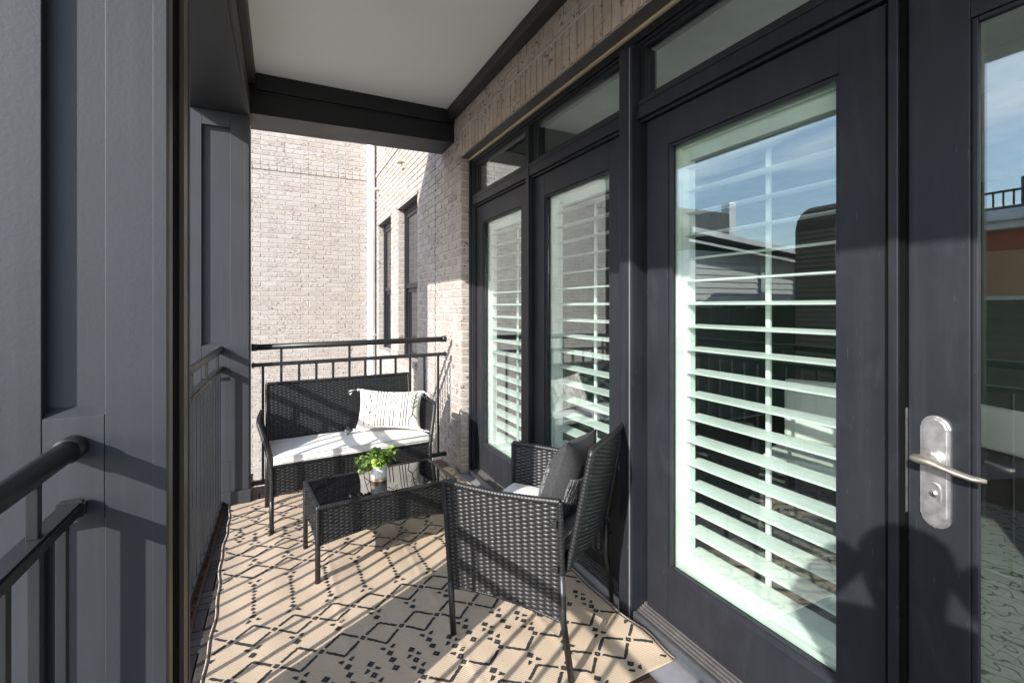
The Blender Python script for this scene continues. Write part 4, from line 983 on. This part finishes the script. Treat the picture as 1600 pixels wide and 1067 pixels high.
for dz, t in ((0.0, 0.13), (-0.20, 0.06)):
    mobj('eave_board', [(hx0 - 0.42, ya - 0.03 + dz * -0.5, HT - 0.10 + dz), (xb + 0.02, ya - 0.03 + dz * -0.5, HT + 0.33 + dz), (xb + 0.02, ya - 0.03 + dz * -0.5, HT + 0.33 + t + dz), (hx0 - 0.42, ya - 0.03 + dz * -0.5, HT - 0.10 + t + dz), (hx0 - 0.42, ya + 0.0 + dz * -0.5, HT - 0.10 + dz), (xb + 0.02, ya + 0.0 + dz * -0.5, HT + 0.33 + dz), (xb + 0.02, ya + 0.0 + dz * -0.5, HT + 0.33 + t + dz), (hx0 - 0.42, ya + 0.0 + dz * -0.5, HT - 0.10 + t + dz)], [(0, 1, 2, 3), (7, 6, 5, 4), (3, 2, 6, 7), (0, 4, 5, 1), (1, 5, 6, 2), (0, 3, 7, 4)], 'white_pipe', hs)
wdw = box('window', -8.2, -7.2, hy0 - 0.075, hy0 - 0.031, 0.3, 1.5, 'white_pipe', hs); box('pane', -8.1, -7.3, hy0 - 0.08, hy0 - 0.0755, 0.4, 1.4, 'window_dark', wdw, 0)
box('roof_block', -10.2, -6.6, 10.6, 13.2, HT + 0.3, 4.35, 'roof_grey', hs, 0.02); box('chimney', -10.62, -10.3, 10.7, 11.0, HT, 4.75, 'white_pipe', hs, 0.02)
yw = thing('yard_wall', 'dark boarded yard wall in front of the pale house across the way', 'wall', (-7, 7.4, -3.4))
for q in range(40): box('board', -11.5 + q * 0.16, -11.345 + q * 0.16, 7.4 + random.uniform(-0.008, 0.008), 7.44, -3.4, 1.32 + random.uniform(-0.02, 0.02), 'deck_wood_dark', yw, 0)
box('cap', -11.52, -5.08, 7.36, 7.48, 1.345, 1.39, 'deck_wood_dark', yw, 0.01)
rd = thing('townhouse', 'red and tan rendered townhouse with white cornice mirrored in the right door glass', 'house', (-12, 2.4, -3.4))
box('upper_wall', -15, -10.0, 0.0, 6.6, 2.45, 3.0, 'red_render', rd, 0); box('middle_wall', -15, -9.96, -0.04, 6.64, 1.55, 2.449, 'tan_render', rd, 0); box('lower_wall', -15, -9.98, -0.02, 6.62, -3.4, 1.549, 'old_brick', rd, 0)  # lower_wall is dark brick to stand in for a shadowed storey
box('cornice', -15.2, -9.6, -0.4, 7.0, 3.001, 3.22, 'white_pipe', rd, 0.03); box('cornice_step', -15.1, -9.75, -0.25, 6.85, 2.86, 3.0005, 'white_pipe', rd, 0.02); box('band', -15, -9.93, -0.07, 6.67, 1.47, 1.5485, 'lap_siding', rd, 0.01)
box('roof_deck', -14.8, -10.1, 0.2, 6.4, 3.2205, 3.35, 'roof_grey', rd, 0.01); box('roof_house', -13.5, -11.2, 2.2, 4.2, 3.351, 4.1, 'roof_grey', rd, 0.02)
for q in range(42): box('roof_baluster', -10.1, -10.07, 0.2 + q * 0.15, 0.225 + q * 0.15, 3.351, 3.62, 'rail_metal', rd, 0)
box('roof_rail', -10.11, -10.06, 0.18, 6.4, 3.6205, 3.66, 'rail_metal', rd, 0)
for yy in (1.2, 3.0, 4.8):
    w = box('window', -9.959, -9.92, yy - 0.36, yy + 0.36, 1.70, 2.36, 'tan_render', rd); box('pane', -9.9195, -9.91, yy - 0.28, yy + 0.28, 1.76, 2.30, 'window_dark', w, 0)
bb_ = thing('brick_building', 'dark old brick gable with rounded top across the way', 'building', (-8.0, 6.0, -3.4))
pr = [(-8.6, -3.4), (-6.9, -3.4), (-6.9, 2.9)] + [(-7.75 + 0.85 * math.cos(R(t)), 2.9 + 0.62 * math.sin(R(t))) for t in range(10, 180, 10)] + [(-8.6, 2.9)]
n = len(pr); mobj('gable_wall', [(x, 5.5, z) for x, z in pr] + [(x, 6.3, z) for x, z in pr], [tuple(range(n)), tuple(range(2 * n - 1, n - 1, -1))] + [(i, i + n, (i + 1) % n + n, (i + 1) % n) for i in range(n)], 'old_brick', bb_)

# ------------------------------------------------------------------ photographer just behind the lens (casts the shadow on the doors)
def person():
    J = {'pel': (-0.27, -0.45, 0.95, 0.135), 'bel': (-0.265, -0.44, 1.10, 0.135), 'che': (-0.26, -0.42, 1.30, 0.15), 'nek': (-0.25, -0.39, 1.48, 0.06), 'chin': (-0.235, -0.355, 1.56, 0.075), 'hed': (-0.235, -0.36, 1.64, 0.095), 'top': (-0.235, -0.365, 1.71, 0.07),
         'shL': (-0.33, -0.24, 1.43, 0.075), 'elL': (-0.355, -0.152, 1.45, 0.055), 'haL': (-0.285, -0.273, 1.645, 0.055),
         'shR': (-0.15, -0.51, 1.43, 0.075), 'elR': (-0.115, -0.568, 1.45, 0.055), 'haR': (-0.185, -0.447, 1.645, 0.055),
         'hpL': (-0.34, -0.40, 0.90, 0.10), 'knL': (-0.32, -0.36, 0.50, 0.065), 'anL': (-0.31, -0.38, 0.08, 0.045), 'toL': (-0.23, -0.24, 0.045, 0.035),
         'hpR': (-0.20, -0.50, 0.90, 0.10), 'knR': (-0.13, -0.50, 0.50, 0.065), 'anR': (-0.10, -0.53, 0.08, 0.045), 'toR': (-0.02, -0.39, 0.045, 0.035)}
    E_ = [('pel', 'bel'), ('bel', 'che'), ('che', 'nek'), ('nek', 'chin'), ('chin', 'hed'), ('hed', 'top'), ('che', 'shL'), ('shL', 'elL'), ('elL', 'haL'), ('che', 'shR'), ('shR', 'elR'), ('elR', 'haR'), ('pel', 'hpL'), ('hpL', 'knL'), ('knL', 'anL'), ('anL', 'toL'), ('pel', 'hpR'), ('hpR', 'knR'), ('knR', 'anR'), ('anR', 'toR')]
    J = {n_: (q[0], q[1] + 0.045, q[2] + (0.05 if q[2] > 0.3 else 0), q[3] * (1.12 if n_ in ('hed', 'top', 'chin', 'shL', 'shR', 'che') else 1.0)) for n_, q in J.items()}
    nm = list(J); me = bpy.data.meshes.new('person'); me.from_pydata([J[n][:3] for n in nm], [(nm.index(a), nm.index(b)) for a, b in E_], [])
    me.materials.append(MATS['clothes_dark']); o = bpy.data.objects.new('person', me); COL.objects.link(o)
    o.modifiers.new('skin', 'SKIN'); lay_ = me.skin_vertices[0].data
    for i, n in enumerate(nm): lay_[i].radius = (J[n][3],) * 2; lay_[i].use_root = (n == 'pel')
    o.modifiers.new('sub', 'SUBSURF').levels = 2; o.modifiers['sub'].render_levels = 2
    tag(o, 'person in dark clothes standing behind the lens, shadow falling on the doors', 'person')
person()
